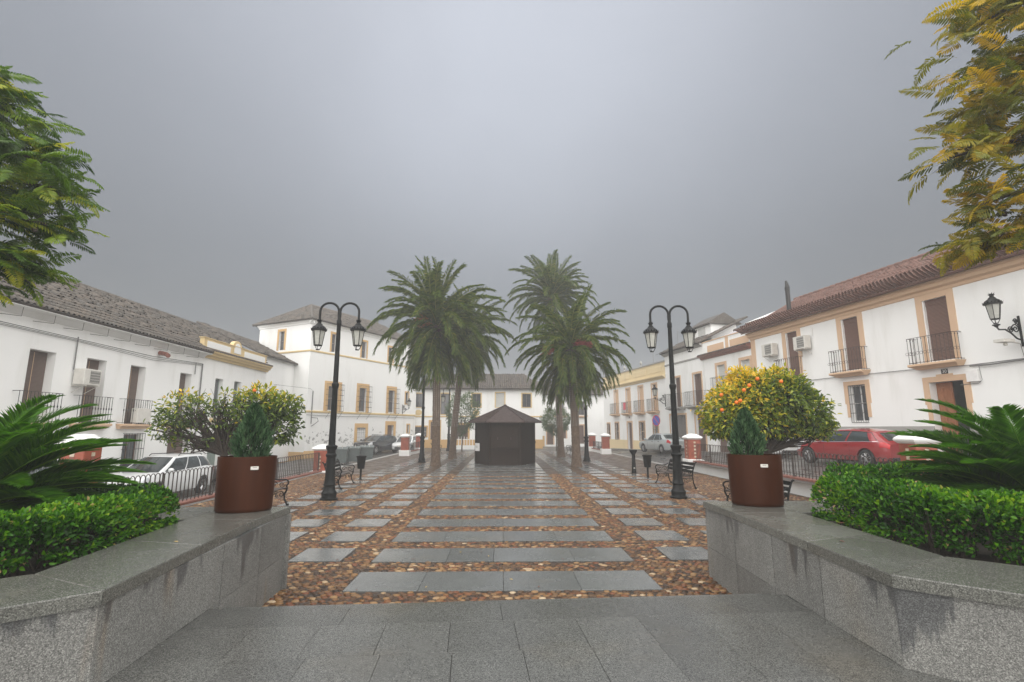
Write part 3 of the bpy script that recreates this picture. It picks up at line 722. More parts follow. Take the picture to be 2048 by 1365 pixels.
# dwarf cypresses in oval steel pots
def pot(label, loc, rz):
    t = thing('plant_pot', label, 'plant pot', loc, rz)
    m = MB(); A, B = .338, .255
    outer = [(.90, 0), (.945, .015), (.955, .05), (.975, .25), (1.0, .62), (1.0, .66)]; inner = [(.965, .66), (.955, .60)]
    vs = [(r * A, 0) for r, z in outer]
    m.lathe([(r * A, z) for r, z in outer + inner], 48, sy=B / A, cap=False)
    m.build('pot_wall', m_pot, t, smooth=40)
    MB().lathe([(.96 * A, .585), (.5 * A, .595), (.01, .6)], 32, sy=B / A, cap=False).build('soil', m_soil, t)
    MB().lathe([(.80 * A, -.001), (.80 * A, .012)], 32, sy=B / A).build('foot', m_dark, t)
    pl = MB().bbox(-.045, .045, -.006, 0, -.020, .020, .003).build('name_plate', m_plate, t, loc=(.09, -B * .985, .525), rot=(0, 0, 0))
    q = MB()
    for x in (-.039, .039): q.ball((x, -.007, -.013), .003, 6, 4)
    for i, x in enumerate((-.020, -.012, -.005, .003, .010, .018)): q.box(x, x + .005, -.0075, -.006, .004, .011)
    q.build('lettering', m_blackpl, pl)
    return t
def cypress(label, loc, h, r0, sd_):
    r = np.random.default_rng(sd_); t = thing('dwarf_cypress', label, 'shrub', loc)
    n = 4200; u = r.random(n) ** .85; prof = np.where(u < .28, .72 + .28 * (u / .28) ** .6, np.maximum(0, 1 - ((u - .28) / .72) ** 1.35))
    a = r.uniform(0, 2 * math.pi, n); ph = np.sin(a * 5 + u * 9) * .14 + np.sin(a * 11 - u * 23) * .12
    rad = r0 * prof * (1 + ph) * np.sqrt(r.uniform(.45, 1, n)); pos = np.stack([rad * np.cos(a), rad * np.sin(a), u * h * .97], -1)
    dirs = unit(np.stack([np.cos(a) * .55, np.sin(a) * .55, np.full(n, 1.15)], -1) + r.normal(0, .28, (n, 3)))
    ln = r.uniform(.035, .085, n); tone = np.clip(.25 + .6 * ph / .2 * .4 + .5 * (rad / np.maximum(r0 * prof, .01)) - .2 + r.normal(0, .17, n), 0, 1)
    link('foliage', leaf_mesh('foliage', pos, dirs, rand_dirs(n), ln, ln * .22, tone, m_cypress, .1), t, kind='stuff')
    m = MB(); m.tube([(0, 0, -.05), (0, 0, h * .8)], [.018, .004], 6)
    for k in range(26): a_ = k * 2.4; z = h * (.05 + .75 * k / 26); q = r0 * .6 * (1 - z / h); m.tube([(0, 0, z), (q * math.cos(a_), q * math.sin(a_), z + q)], [.006, .002], 4)
    m.build('stem', m_bark_dk, t)
    return t
pot('brown oval steel pot with a small plate, on the planter holding the green-leaved tree', (-3.22, 6.66, 1.0), R(24))
cypress('dwarf cypress in the brown pot before the sparse orange tree', (-3.20, 6.70, 1.60), .70, .22, 3)
pot('brown oval steel pot with a small plate, on the planter holding the golden-leaved tree', (3.42, 7.02, 1.0), R(-20))
cypress('dwarf cypress in the brown pot before the dense orange tree full of fruit', (3.36, 7.06, 1.60), .66, .205, 4)

# clipped orange trees
def orange_tree(label, loc, blobs, nl, fruit, trunk_top, sd_, gold, twigs):
    r = np.random.default_rng(sd_); rr = random.Random(sd_)
    t = thing('orange_tree', label, 'orange tree', loc)
    tr = MB(); tz = trunk_top; tr.tube([(0, 0, -.05), (.02, .01, tz * .5), (0, 0, tz)], [.09, .075, .08], 10)
    tips = []
    for (cx, cy_, cz, ax, ay, az, n) in blobs:
        for k in range(twigs):
            d = rand_dirs(1)[0]; e = np.array([cx, cy_, cz]) + d * np.array([ax, ay, az]) * rr.uniform(.5, .95)
            mid = np.array([cx, cy_, cz]) * .45 + np.array([0, 0, tz]) * .55 + r.normal(0, .07, 3)
            mid2 = (mid + e) / 2 + r.normal(0, .09, 3)
            tr.tube([(0, 0, tz - .05), tuple(mid), tuple(mid2), tuple(e)], [.032, .021, .011, .003], 5); tips.append(e)
            for _ in range(2): f = e + r.normal(0, .12, 3); tr.tube([tuple(mid2), tuple((mid2 + f) / 2 + r.normal(0, .04, 3)), tuple(f)], [.009, .006, .0025], 4)
    tr.build('trunk', m_bark_dk, t, smooth=60)
    pos = []; nrm = []; ton = []
    for (cx, cy_, cz, ax, ay, az, n) in blobs:
        d = unit(r.normal(size=(n, 3))); rad = 1 - np.abs(r.normal(0, .20, n)) + (r.random(n) < .12) * r.uniform(0, .22, n); lump = 1 + .16 * np.sin(d[:, 0] * 7 + cx * 5) * np.sin(d[:, 2] * 6 + 1) + .12 * np.sin(d[:, 1] * 9 + cy_) + .08 * np.sin(d[:, 0] * 17) * np.sin(d[:, 2] * 15)
        p = np.array([cx, cy_, cz]) + d * np.array([ax, ay, az]) * (rad * lump)[:, None]
        p[:, 2] = np.where(p[:, 2] < cz - az * .72, cz - az * .72 + r.uniform(-.06, .05, n), p[:, 2])
        pos.append(p); nrm.append(d)
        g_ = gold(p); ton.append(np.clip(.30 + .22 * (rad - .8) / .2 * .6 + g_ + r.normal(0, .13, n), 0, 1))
    pos = np.concatenate(pos); nrm = np.concatenate(nrm); ton = np.concatenate(ton); n = len(pos)
    # leaves grow in tufts: pull groups of them together
    tuft = pos[r.integers(0, n, n // 7)]; idx = r.integers(0, len(tuft), n); near_ = np.linalg.norm(pos - tuft[idx], axis=1) < .5
    dirs = unit(nrm * .8 + np.array([0, 0, -.12]) + r.normal(0, .55, (n, 3))); ln = r.uniform(.075, .14, n)
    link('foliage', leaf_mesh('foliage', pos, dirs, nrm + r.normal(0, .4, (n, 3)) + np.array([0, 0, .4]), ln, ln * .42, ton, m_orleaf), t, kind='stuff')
    for (x, y, z) in fruit:
        m = MB(); m.ball((0, 0, 0), .043, 14, 9); m.build('orange', m_orange, t, smooth=80, loc=(x, y, z))
    return t
LT = (-6.35, 12.0, 0)
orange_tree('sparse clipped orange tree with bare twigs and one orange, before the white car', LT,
    [(-1.0, 0, 2.42, .52, .5, .42, 480), (-1.35, -.05, 2.05, .32, .4, .34, 230), (-.4, -.1, 2.35, .45, .5, .42, 190), (.05, -.1, 2.55, .3, .4, .35, 130), (.62, 0, 2.32, .50, .6, .60, 1050), (1.12, .05, 2.12, .48, .55, .52, 1000), (1.3, 0, 2.5, .35, .4, .3, 420), (.8, 0, 2.72, .45, .4, .28, 330), (-.7, -.1, 1.75, .6, .4, .14, 110)],
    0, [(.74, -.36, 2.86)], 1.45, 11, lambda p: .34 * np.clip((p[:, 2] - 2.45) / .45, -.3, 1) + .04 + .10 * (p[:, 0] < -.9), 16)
RT = (6.2, 12.0, 0)
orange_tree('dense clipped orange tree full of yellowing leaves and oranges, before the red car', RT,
    [(-.82, -.05, 2.36, .62, .7, .62, 3000), (-.3, 0, 2.72, .62, .7, .62, 3200), (.35, 0, 2.66, .66, .75, .64, 3300), (.95, .05, 2.30, .55, .65, .56, 2500), (-.1, -.05, 2.18, .9, .65, .42, 1700), (.30, 0, 3.2, .32, .4, .24, 380), (-.50, 0, 3.2, .28, .35, .24, 330), (.80, 0, 2.98, .26, .3, .2, 230), (-1.15, 0, 2.05, .3, .4, .28, 420), (1.25, 0, 2.0, .3, .4, .22, 380)],
    0, [(-.62, -.60, 2.97), (.08, -.66, 3.05), (-.40, -.56, 3.12), (-.98, -.68, 2.58), (-.90, -.70, 2.62), (-1.25, -.52, 2.42), (-.76, -.62, 2.86), (-1.22, -.48, 2.76)], 1.5, 12,
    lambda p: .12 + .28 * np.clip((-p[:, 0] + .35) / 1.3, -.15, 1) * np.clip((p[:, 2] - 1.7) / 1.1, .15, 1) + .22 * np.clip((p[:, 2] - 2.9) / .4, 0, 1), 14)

# date palms
palm_me = [pinnate(L, 100, .50, .033, R(e), R(dr), .62, .30, m_palm, 'frond', .30, .15, 20 + i, .5, .03, c, .34)
           for i, (e, dr, L, c) in enumerate([(84, 40, 3.6, .03), (72, 62, 3.9, -.04), (58, 75, 4.1, .05), (44, 85, 4.1, -.05), (28, 85, 4.1, .04), (10, 80, 4.0, -.04), (-10, 70, 3.8, .04), (-34, 46, 3.7, -.03), (-54, 28, 3.5, .02), (-66, 18, 3.2, 0)])]
def palm(label, loc, trunk_h, lean, r0, sd_, counts, fsc, fruit=None, strings=True):
    r = random.Random(sd_); t = thing('date_palm', label, 'palm tree', loc)
    NR = int(trunk_h / .085); K = 20; vs = []; fs = []
    for i in range(NR + 1):
        z = trunk_h * i / NR; u = i / NR; base = r0 * (1 + .45 * math.exp(-z / .35)) * (1 - .16 * u) * (1 + .10 * max(0, (u - .9) / .1))
        cx, cy_ = lean[0] * u ** 1.4, lean[1] * u ** 1.4
        for k in range(K):
            a = 2 * math.pi * k / K; q = 1 + .085 * ((i + (k % 2)) % 2) + r.uniform(-.035, .035); vs.append((cx + base * q * math.cos(a), cy_ + base * q * math.sin(a), z - .05))
    for i in range(NR):
        for k in range(K): fs.append((i * K + k, i * K + (k + 1) % K, (i + 1) * K + (k + 1) % K, (i + 1) * K + k))
    m = MB(); m._a(vs, fs); m.build('trunk', m_palmbark, t)
    top = (lean[0], lean[1], trunk_h)
    # boots: old cut leaf bases under the crown
    b = MB()
    for k in range(46):
        a = k * 2.4; z = trunk_h - .9 + .9 * k / 46; q = r0 * .86; ux, uy = math.cos(a), math.sin(a)
        b.tube([(lean[0] * .96 + q * ux, lean[1] * .96 + q * uy, z), (lean[0] + (q + .10) * ux, lean[1] + (q + .10) * uy, z + .20)], [.05, .03], 5)
    b.build('leaf_bases', m_palmbark, t)
    for k, (n, me) in enumerate(zip(counts, palm_me)):
        for j in range(n):
            link('frond', me, t, (top[0], top[1], top[2] + .15 - .075 * k), (r.uniform(-.35, .35), r.uniform(-.10, .10), 2 * math.pi * (j + r.uniform(-.3, .3)) / n + k * .77), fsc * r.uniform(.86, 1.08))
    for (ax, ay, az, mt, sz) in (fruit or []):
        f = MB(); d0 = Vector((ax, ay, .2)).normalized()
        for k in range(70):
            a = Vector((rng.normal(0, .3), rng.normal(0, .3), rng.normal(-.05, .3))); e = Vector((ax, ay, az)) + a * sz
            f.tube([tuple(d0 * .25), tuple((d0 * .3 + e) / 2 + Vector((0, 0, .10))), tuple(e)], [.014, .009, .007], 3)
            f.ball(tuple(e), .026, 5, 4)
        f.build('fruit_stalk', mt, t, loc=(top[0], top[1], top[2] - .1))
    if strings:
        s_ = MB()
        for k in range(12):
            a = 2 * math.pi * k / 12 + .1; z = 2.2
            while z < trunk_h * .9:
                u = z / trunk_h; q = r0 * (1 - .16 * u) * 1.12; s_.ball((lean[0] * u ** 1.4 + q * math.cos(a), lean[1] * u ** 1.4 + q * math.sin(a), z), .014, 4, 3); z += .11
        s_.build('light_string', m_white_trim, t, kind='stuff')
    return t
palm('date palm with an orange fruit bunch, in front of the three-storey house', (-3.62, 28.4, 0), 7.9, (-.1, 0), .215, 31, (8, 10, 11, 12, 12, 11, 11, 10, 7, 4), 1.02, [(-.75, -.9, .05, m_fruit, .55)])
palm('date palm behind the fruiting palm, nearer the house at the end of the square', (-3.45, 36.0, 0), 8.6, (.75, .2), .22, 32, (7, 9, 10, 11, 11, 11, 11, 10, 7, 4), .98)
palm('short date palm with red fruit stalks, beside the kiosk and the cream house', (3.98, 27.9, 0), 6.55, (-.15, .1), .22, 33, (4, 6, 8, 10, 11, 12, 12, 11, 8, 5), .92, [(.35, -1.0, .15, m_fruit_red, .5), (-1.4, -.5, -.2, m_fruit_red, .4), (1.0, -.7, .05, m_fruit_red, .42)])
palm('tall date palm rising behind the short palm with red fruit', (4.2, 37.1, 0), 11.8, (-.55, 0), .225, 34, (9, 10, 11, 11, 10, 9, 8, 5, 2, 0), .95)

# feathery trees whose branches hang into view
def bipinnate(name, mat, sd_, drop):
    r = np.random.default_rng(sd_); L = .46; NP = 15; V = []; F = []
    s_ = np.linspace(0, 1, 12); th = .25 - drop * s_ ** 1.3; ds = L / 11
    X = np.concatenate([[0], np.cumsum(np.cos(th[:-1]) * ds)]); Z = np.concatenate([[0], np.cumsum(np.sin(th[:-1]) * ds)])
    def tri(a, b, c): V.extend([a, b, c]); n = len(V); F.append((n - 3, n - 2, n - 1))
    for i in range(NP):
        u = .12 + .86 * i / (NP - 1); b = np.array([np.interp(u, s_, X), 0, np.interp(u, s_, Z)]); tt = np.interp(u, s_, th)
        t = np.array([math.cos(tt), 0, math.sin(tt)]); pl = .125 * math.sin(math.pi * min(1, .18 + u * .85)) ** .7 * r.uniform(.85, 1.1)
        for side in (-1, 1):
            d = unit(t * (.38 + .4 * u) + np.array([0, side, -.18 + r.normal(0, .12)])); n_ = unit(np.cross(d, t) * -side)
            w_ = unit(np.cross(n_, d)); e = b + d * pl + np.array([0, 0, -.012]); m1 = b + d * pl * .3; m2 = b + d * pl * .72
            wd_ = .0115 * r.uniform(.85, 1.15)
            for sg in (-1, 1):
                q1 = m1 + w_ * wd_ * sg + n_ * .002; q2 = m2 + w_ * wd_ * .9 * sg + n_ * .002
                tri(b, q1, q2); tri(b, q2, e)
    for i in range(11):
        a, b = np.array([X[i], 0, Z[i]]), np.array([X[i + 1], 0, Z[i + 1]]); w_ = np.array([0, .003, 0]); tri(a - w_, b, a + w_)
    return np_mesh(name, np.array(V), np.array(F), mat)
def feather_tree(label, loc, mat, mat_rest, limbs, sd_, pods=()):
    placed = []
    r = random.Random(sd_); t = thing('feathery_tree', label, 'tree', loc)
    mes = [bipinnate('leaf', mat, sd_ + k, dr) for k, dr in enumerate((.35, .7, 1.1, 1.5))]
    m = MB(); m.tube([(0, 0, -.1), (.03, .02, 1.2), (-.02, .03, 2.4), (0, 0, 3.2)], [.17, .14, .125, .12], 12)
    n = 0
    for path, nleaf, spread in limbs:
        P = [np.array(p, float) - np.array(loc) for p in path]
        pts_ = [np.array([0, 0, 2.9])] + P; m.tube([tuple(q) for q in pts_], [.075] + [.032 * (1 - .8 * i / len(P)) + .003 for i in range(len(P))], 6)
        seg = list(zip(P, P[1:])); cnt = nleaf
        for k in range(int(cnt * 2.1)):
            a, b = seg[min(len(seg) - 1, int(r.random() ** .8 * len(seg)))]; f = r.random(); c = a + (b - a) * f
            d = unit(b - a); az = math.atan2(d[1], d[0]) + r.gauss(0, .95); off = np.array([r.gauss(0, spread), r.gauss(0, spread * 1.3), r.gauss(0, spread * .75)])
            p = c + off
            if k % 9 == 0: m.tube([tuple(c), tuple((c + p) / 2 + np.array([0, 0, .02])), tuple(p)], [.006, .004, .002], 3)
            placed.append((mes[r.randrange(4)], tuple(p), (r.gauss(0, .45), r.gauss(.12, .3), az), r.uniform(.75, 1.2)))
    r.shuffle(placed); rest = []
    for i, (me, p, e, s_) in enumerate(placed):
        if i < 300: link('leaf', me, t, p, e, s_)
        else: rest.append((me, Matrix.Translation(p) @ __import__('mathutils').Euler(e).to_matrix().to_4x4() @ Matrix.Scale(s_, 4)))
    VV = []; FF = []; o_ = 0
    for me, M_ in rest:
        n_ = len(me.vertices); co = np.empty(n_ * 3, np.float32); me.vertices.foreach_get('co', co); A_ = np.array(M_); VV.append(co.reshape(-1, 3) @ A_[:3, :3].T + A_[:3, 3])
        FF.append(np.arange(n_).reshape(-1, 3) + o_); o_ += n_
    fm = np_mesh('foliage', np.concatenate(VV), np.concatenate(FF), mat_rest, tone=np.repeat(np.clip(rng.normal(.52, .26, len(rest)), 0, 1), [len(f) for f in FF])); link('foliage', fm, t, kind='stuff')
    m.build('trunk', m_bark_dk, t, smooth=60)
    for p in pods:
        q = MB(); q.lathe([(.004, -.035), (.03, -.028), (.036, 0), (.03, .026), (.004, .032)], 10, sy=.4); q.build('seed_pod', m_bark_dk, t, smooth=60, loc=tuple(np.array(p) - np.array(loc)))
    return t
feather_tree('tree with green feathery leaves hanging over the old grey tiled roof', (-7.7, 5.2, .88), m_jac_green, m_jac_green2,
    [([(-7.2, 5.8, 6.2), (-6.7, 6, 6.25), (-6.15, 6.1, 5.85)], 38, .17), ([(-7.2, 5.8, 5.8), (-6.5, 6.0, 5.55), (-5.85, 6.1, 5.35)], 46, .17),
     ([(-7.1, 5.8, 5.25), (-6.4, 6.0, 5.1), (-5.62, 6.1, 4.98)], 56, .17), ([(-7.0, 5.8, 4.75), (-6.3, 6.0, 4.65), (-5.65, 6.1, 4.5)], 60, .17),
     ([(-7.1, 5.8, 4.3), (-6.4, 6.0, 4.15), (-5.9, 6.1, 3.98)], 56, .15), ([(-7.3, 5.8, 6.7), (-6.9, 6.0, 6.6), (-6.65, 6.1, 6.45)], 18, .13), ([(-7.2, 5.6, 3.9), (-6.65, 5.9, 3.85), (-6.35, 6.0, 3.75)], 22, .10)], 41, [(-5.72, 6.0, 4.40)])
feather_tree('tree with golden feathery leaves hanging over the red tiled roof', (8.1, 5.4, .88), m_jac_gold, m_jac_gold2,
    [([(7.6, 5.9, 7.9), (7.0, 6.0, 7.75), (6.3, 6.1, 7.35)], 42, .2), ([(7.7, 5.9, 7.3), (7.1, 6.0, 7.0), (6.45, 6.1, 6.8)], 46, .22), ([(7.7, 5.9, 6.6), (7.0, 6.0, 6.35), (6.3, 6.1, 6.15)], 50, .2),
     ([(7.6, 5.9, 5.9), (6.8, 6.0, 5.75), (5.95, 6.1, 5.55)], 52, .16), ([(7.6, 5.9, 5.3), (6.9, 6.0, 5.1), (6.15, 6.1, 4.85)], 46, .16), ([(7.5, 5.9, 4.7), (6.7, 6.0, 4.5), (6.05, 6.1, 4.3)], 44, .13), ([(7.6, 5.8, 8.3), (7.2, 6.0, 8.2), (6.8, 6.1, 7.9)], 18, .18)], 51, [(6.1, 6.0, 5.65), (6.95, 5.9, 7.75), (7.1, 5.9, 7.7), (6.4, 6.0, 4.7)])

# small clipped street trees at the far end
def round_tree(label, loc, h0, h1, rad, n, sd_):
    r = np.random.default_rng(sd_); t = thing('street_tree', label, 'tree', loc); cz = (h0 + h1) / 2; az = (h1 - h0) / 2
    m = MB(); m.tube([(0, 0, -.05), (.03, 0, h0 * .6), (0, 0, h0 + .4)], [.07, .055, .05], 8)
    for k in range(14): d = rand_dirs(1)[0]; m.tube([(0, 0, h0 + .2), tuple(np.array([0, 0, cz]) + d * np.array([rad, rad, az]) * .7)], [.03, .008], 4)
    m.build('trunk', m_bark, t)
    d = unit(r.normal(size=(n, 3))); q = 1 - np.abs(r.normal(0, .18, n)); lump = 1 + .16 * np.sin(d[:, 0] * 6 + 2) * np.sin(d[:, 2] * 5) + .1 * np.sin(d[:, 1] * 8)
    p = np.array([0, 0, cz]) + d * np.array([rad, rad, az]) * (q * lump)[:, None]; ln = r.uniform(.10, .17, n)
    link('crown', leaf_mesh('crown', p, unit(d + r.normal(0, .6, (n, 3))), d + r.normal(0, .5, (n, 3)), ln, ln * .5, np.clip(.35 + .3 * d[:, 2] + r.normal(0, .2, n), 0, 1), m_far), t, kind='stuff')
    return t
round_tree('clipped round-crowned street tree in front of the house with orange discs', (-3.6, 46.2, .0), 1.5, 5.2, 1.45, 4200, 61)
round_tree('low round-crowned street tree at the far end behind the tall palm', (5.0, 48.0, .0), 1.5, 3.9, 1.35, 3600, 62)
# ------------------------------------------------------------------ houses
def wall_mesh(mb, x0, x1, z0, z1, ops, rev=.22, y=0.0, mi=0):
    """front wall in the x-z plane facing +y, with real openings and reveals"""
    xs = sorted({x0, x1, *[q for o in ops for q in o[:2]]}); zs = sorted({z0, z1, *[q for o in ops for q in o[2:4]]})
    for a, b in zip(xs, xs[1:]):
        for c, d in zip(zs, zs[1:]):
            cx, cz = (a + b) / 2, (c + d) / 2
            if any(o[0] < cx < o[1] and o[2] < cz < o[3] for o in ops): continue
            mb.poly([(b, y, c), (a, y, c), (a, y, d), (b, y, d)], mi)
    for o in ops:
        a, b, c, d = o[:4]; i = y - (o[4] if len(o) > 4 else rev)
        mb.poly([(a, y, c), (a, i, c), (a, i, d), (a, y, d)][::-1], mi); mb.poly([(b, y, c), (b, i, c), (b, i, d), (b, y, d)], mi)
        mb.poly([(a, y, d), (a, i, d), (b, i, d), (b, y, d)][::-1], mi); mb.poly([(a, y, c), (a, i, c), (b, i, c), (b, y, c)], mi)
def shell(name, h, x0, x1, z0, z1, ops, mat, depth=8, rev=.22, open_x1=False):
    mb = MB(); wall_mesh(mb, x0, x1, z0, z1, ops, rev)
    mb.poly([(x0, 0, z0), (x0, -depth, z0), (x0, -depth, z1), (x0, 0, z1)][::-1]); 
    if not open_x1: mb.poly([(x1, 0, z0), (x1, -depth, z0), (x1, -depth, z1), (x1, 0, z1)])
    mb.poly([(x0, -depth, z0), (x1, -depth, z0), (x1, -depth, z1), (x0, -depth, z1)][::-1]); mb.poly([(x0, -.001, z1), (x0, -depth, z1), (x1, -depth, z1), (x1, -.001, z1)][::-1])
    return mb.build(name, mat, h)
def blind(h, o, mat, rev=.2, name='roller_blind', gap=0.0):
    a, b, c, d = o[:4]; m = MB(); m.box(a, b, -rev - .04, -rev, c + gap, d); p = m.build(name, mat, h)
    q = MB(); q.box((a + b) / 2 - .006, (a + b) / 2 + .006, -rev, -rev + .012, c + gap, d - .05); q.build('blind_cord', m_tan, p) if mat is m_blind2 else None
    if gap: MB().box(a, b, -rev - .06, -rev - .05, c, c + gap).build('pane', m_pane, h)
    return p
def window(h, o, rev=.18, frame=m_white_trim, nx=2, nz=2, fw=.055):
    a, b, c, d = o[:4]; m = MB(); y0, y1 = -rev - .05, -rev
    m.box(a, a + fw, y0, y1, c, d); m.box(b - fw, b, y0, y1, c, d); m.box(a + fw, b - fw, y0, y1, c, c + fw); m.box(a + fw, b - fw, y0, y1, d - fw, d)
    for i in range(1, nx): x = a + (b - a) * i / nx; m.box(x - fw * .4, x + fw * .4, y0, y1 - .005, c + fw, d - fw)
    for k in range(1, nz): z = c + (d - c) * k / nz; m.box(a + fw, b - fw, y0 + .002, y1 - .008, z - fw * .3, z + fw * .3)
    w_ = m.build('window', frame, h)
    for i in range(nx):
        for k in range(nz):
            xa, xb = a + (b - a) * i / nx, a + (b - a) * (i + 1) / nx; za, zb = c + (d - c) * k / nz, c + (d - c) * (k + 1) / nz
            MB().box(xa + fw * .5, xb - fw * .5, -rev - .035, -rev - .025, za + fw * .5, zb - fw * .5).build('pane', m_pane, w_)
    return w_
def door(h, o, mat, rev=.15, panels=2, leaves=1):
    a, b, c, d = o[:4]; m = MB(); m.box(a, b, -rev - .05, -rev, c, d); dd = m.build('door', mat, h)
    q = MB(); wl = (b - a) / leaves
    for l in range(leaves):
        for k in range(panels):
            za, zb = c + (d - c) * (k + .12) / panels, c + (d - c) * (k + .88) / panels; xa, xb = a + wl * l + wl * .16, a + wl * (l + 1) - wl * .16
            q.bbox(xa, xb, -rev, -rev + .016, za, zb, .012)
    q.build('door_panels', mat, dd)
    MB().ball((b - .08, -rev + .03, c + 1.0), .025, 8, 5).build('handle', m_iron, dd)
    return dd
def surround(h, o, wd, mat, ears=True, top=None, sill=False, proud=.03, low=None):
    a, b, c, d = o[:4]; top = top or wd; z0 = c if low is None else low; zm = z0 + (d - z0) * .42
    m = MB()
    if ears:
        m.box(a - wd, a, 0, proud, zm, d + top); m.box(b, b + wd, 0, proud, zm, d + top)
        m.box(a - wd * .72, a, 0, proud - .002, z0, zm); m.box(b, b + wd * .72, 0, proud - .002, z0, zm)
        m.box(a, b, 0, proud, d, d + top)
    else:
        m.box(a - wd, a, 0, proud, z0, d + top); m.box(b, b + wd, 0, proud, z0, d + top); m.box(a, b, 0, proud, d, d + top)
        if sill: m.box(a - wd, b + wd, 0, proud + .03, c - wd * .5, c)
    return m.build('surround', mat, h)
def bars_me(name, hgt, style):
    m = MB(); r_ = .009
    m.tube([(0, 0, 0), (0, 0, hgt)], r_, 5)
    if style == 'knot': m.lathe([(.009, -.05), (.02, -.02), (.02, .02), (.009, .05)], 6, (0, 0, hgt * .55))
    if style == 'ring':
        m.tube([(.055 * math.sin(t) + .062, 0, hgt * .42 + .055 * math.cos(t)) for t in np.linspace(0, 2 * math.pi, 13)], .006, 4, cap=False)
        for z in (.06, hgt - .06): m.lathe([(.009, -.03), (.02, 0), (.009, .03)], 6, (0, 0, z))
    return m.mesh(name, m_iron_rust if style == 'ring' else m_iron)
_bars = {}
def balcony(h, xc, wd, z, proj=.42, hgt=.95, style='plain', slab=m_tan, pitch=.125, single=False, iron=None):
    b = thing_part = bpy.data.objects.new('balcony', None); col.objects.link(b); b.parent = h; b.location = (xc, 0, z)
    s = MB(); prof = [(0, -.20), (proj * .62, -.20), (proj * .70, -.16), (proj + .02, -.10), (proj + .07, -.08), (proj + .07, -.02), (proj + .04, 0), (0, 0)]
    n = len(prof); hw = wd / 2 + .04
    def ring(sg):   # slab end follows the same moulding
        return [(sg * (hw - (.07 + proj - y if y > .1 else .07 + proj * .38) * .5 * (1 if z_ < -.12 else 0) ), y, z_) for y, z_ in prof]
    L, Rg = ring(-1), ring(1); s._a(L + Rg, [(i, (i + 1) % n, n + (i + 1) % n, n + i) for i in range(n)] + [tuple(range(n - 1, -1, -1)), tuple(range(n, 2 * n))])
    sl = s.build('slab', slab, b)
    mat = iron or (m_iron_rust if style == 'ring' else m_iron)
    hw = wd / 2
    r_ = MB()
    for zz in (.05, hgt): r_.box(-hw, hw, proj - .016, proj + .016, zz - .008, zz + .008); r_.box(-hw - .0, -hw + .03, 0, proj - .016, zz - .008, zz + .008); r_.box(hw - .03, hw, 0, proj - .016, zz - .008, zz + .008)
    xs = np.linspace(-hw + .015, hw - .015, max(3, int(wd / pitch) + 1)); ysd = np.linspace(0, proj, max(2, int(proj / pitch) + 1))[:-1]
    P = [(x, proj) for x in xs] + [(sg * (hw - .015), y) for sg in (-1, 1) for y in ysd[1:]]
    if single:
        for x, y in P: r_.tube([(x, y, .0), (x, y, hgt)], .009, 4)
        r_.build('railing', mat, b)
    else:
        rail = r_.build('railing', mat, b); k = (style, hgt)
        if k not in _bars: _bars[k] = bars_me('bar', hgt, style)
        for x, y in P: link('bar', _bars[k], rail, (x, y, 0), (0, 0, 0 if y == proj else math.pi / 2))
    return b
def grille(h, o, proj=.12, nx=7, nz=4, mat=m_iron, brace=False):
    a, b, c, d = o[:4]; m = MB()
    for i in range(nx): x = a + (b - a) * i / (nx - 1); m.tube([(x, proj, c), (x, proj, d)], .010, 4)
    for k in range(nz): z = c + (d - c) * k / (nz - 1); m.tube([(a, 0, z), (a, proj, z), (b, proj, z), (b, 0, z)], .011, 4)
    if proj > .25:
        for x in (a, b):
            for k in (1, 2): y = proj * k / 3; m.tube([(x, y, c), (x, y, d)], .009, 4)
        if brace:
            for x in (a + .1, b - .1): m.tube([(x, proj, c), (x, 0, c - .62)], .014, 4)
    return m.build('grille', mat, h)
def tube_part(name, path, r_, mat, parent, n=5): m = MB(); m.tube(path, r_, n); return m.build(name, mat, parent)
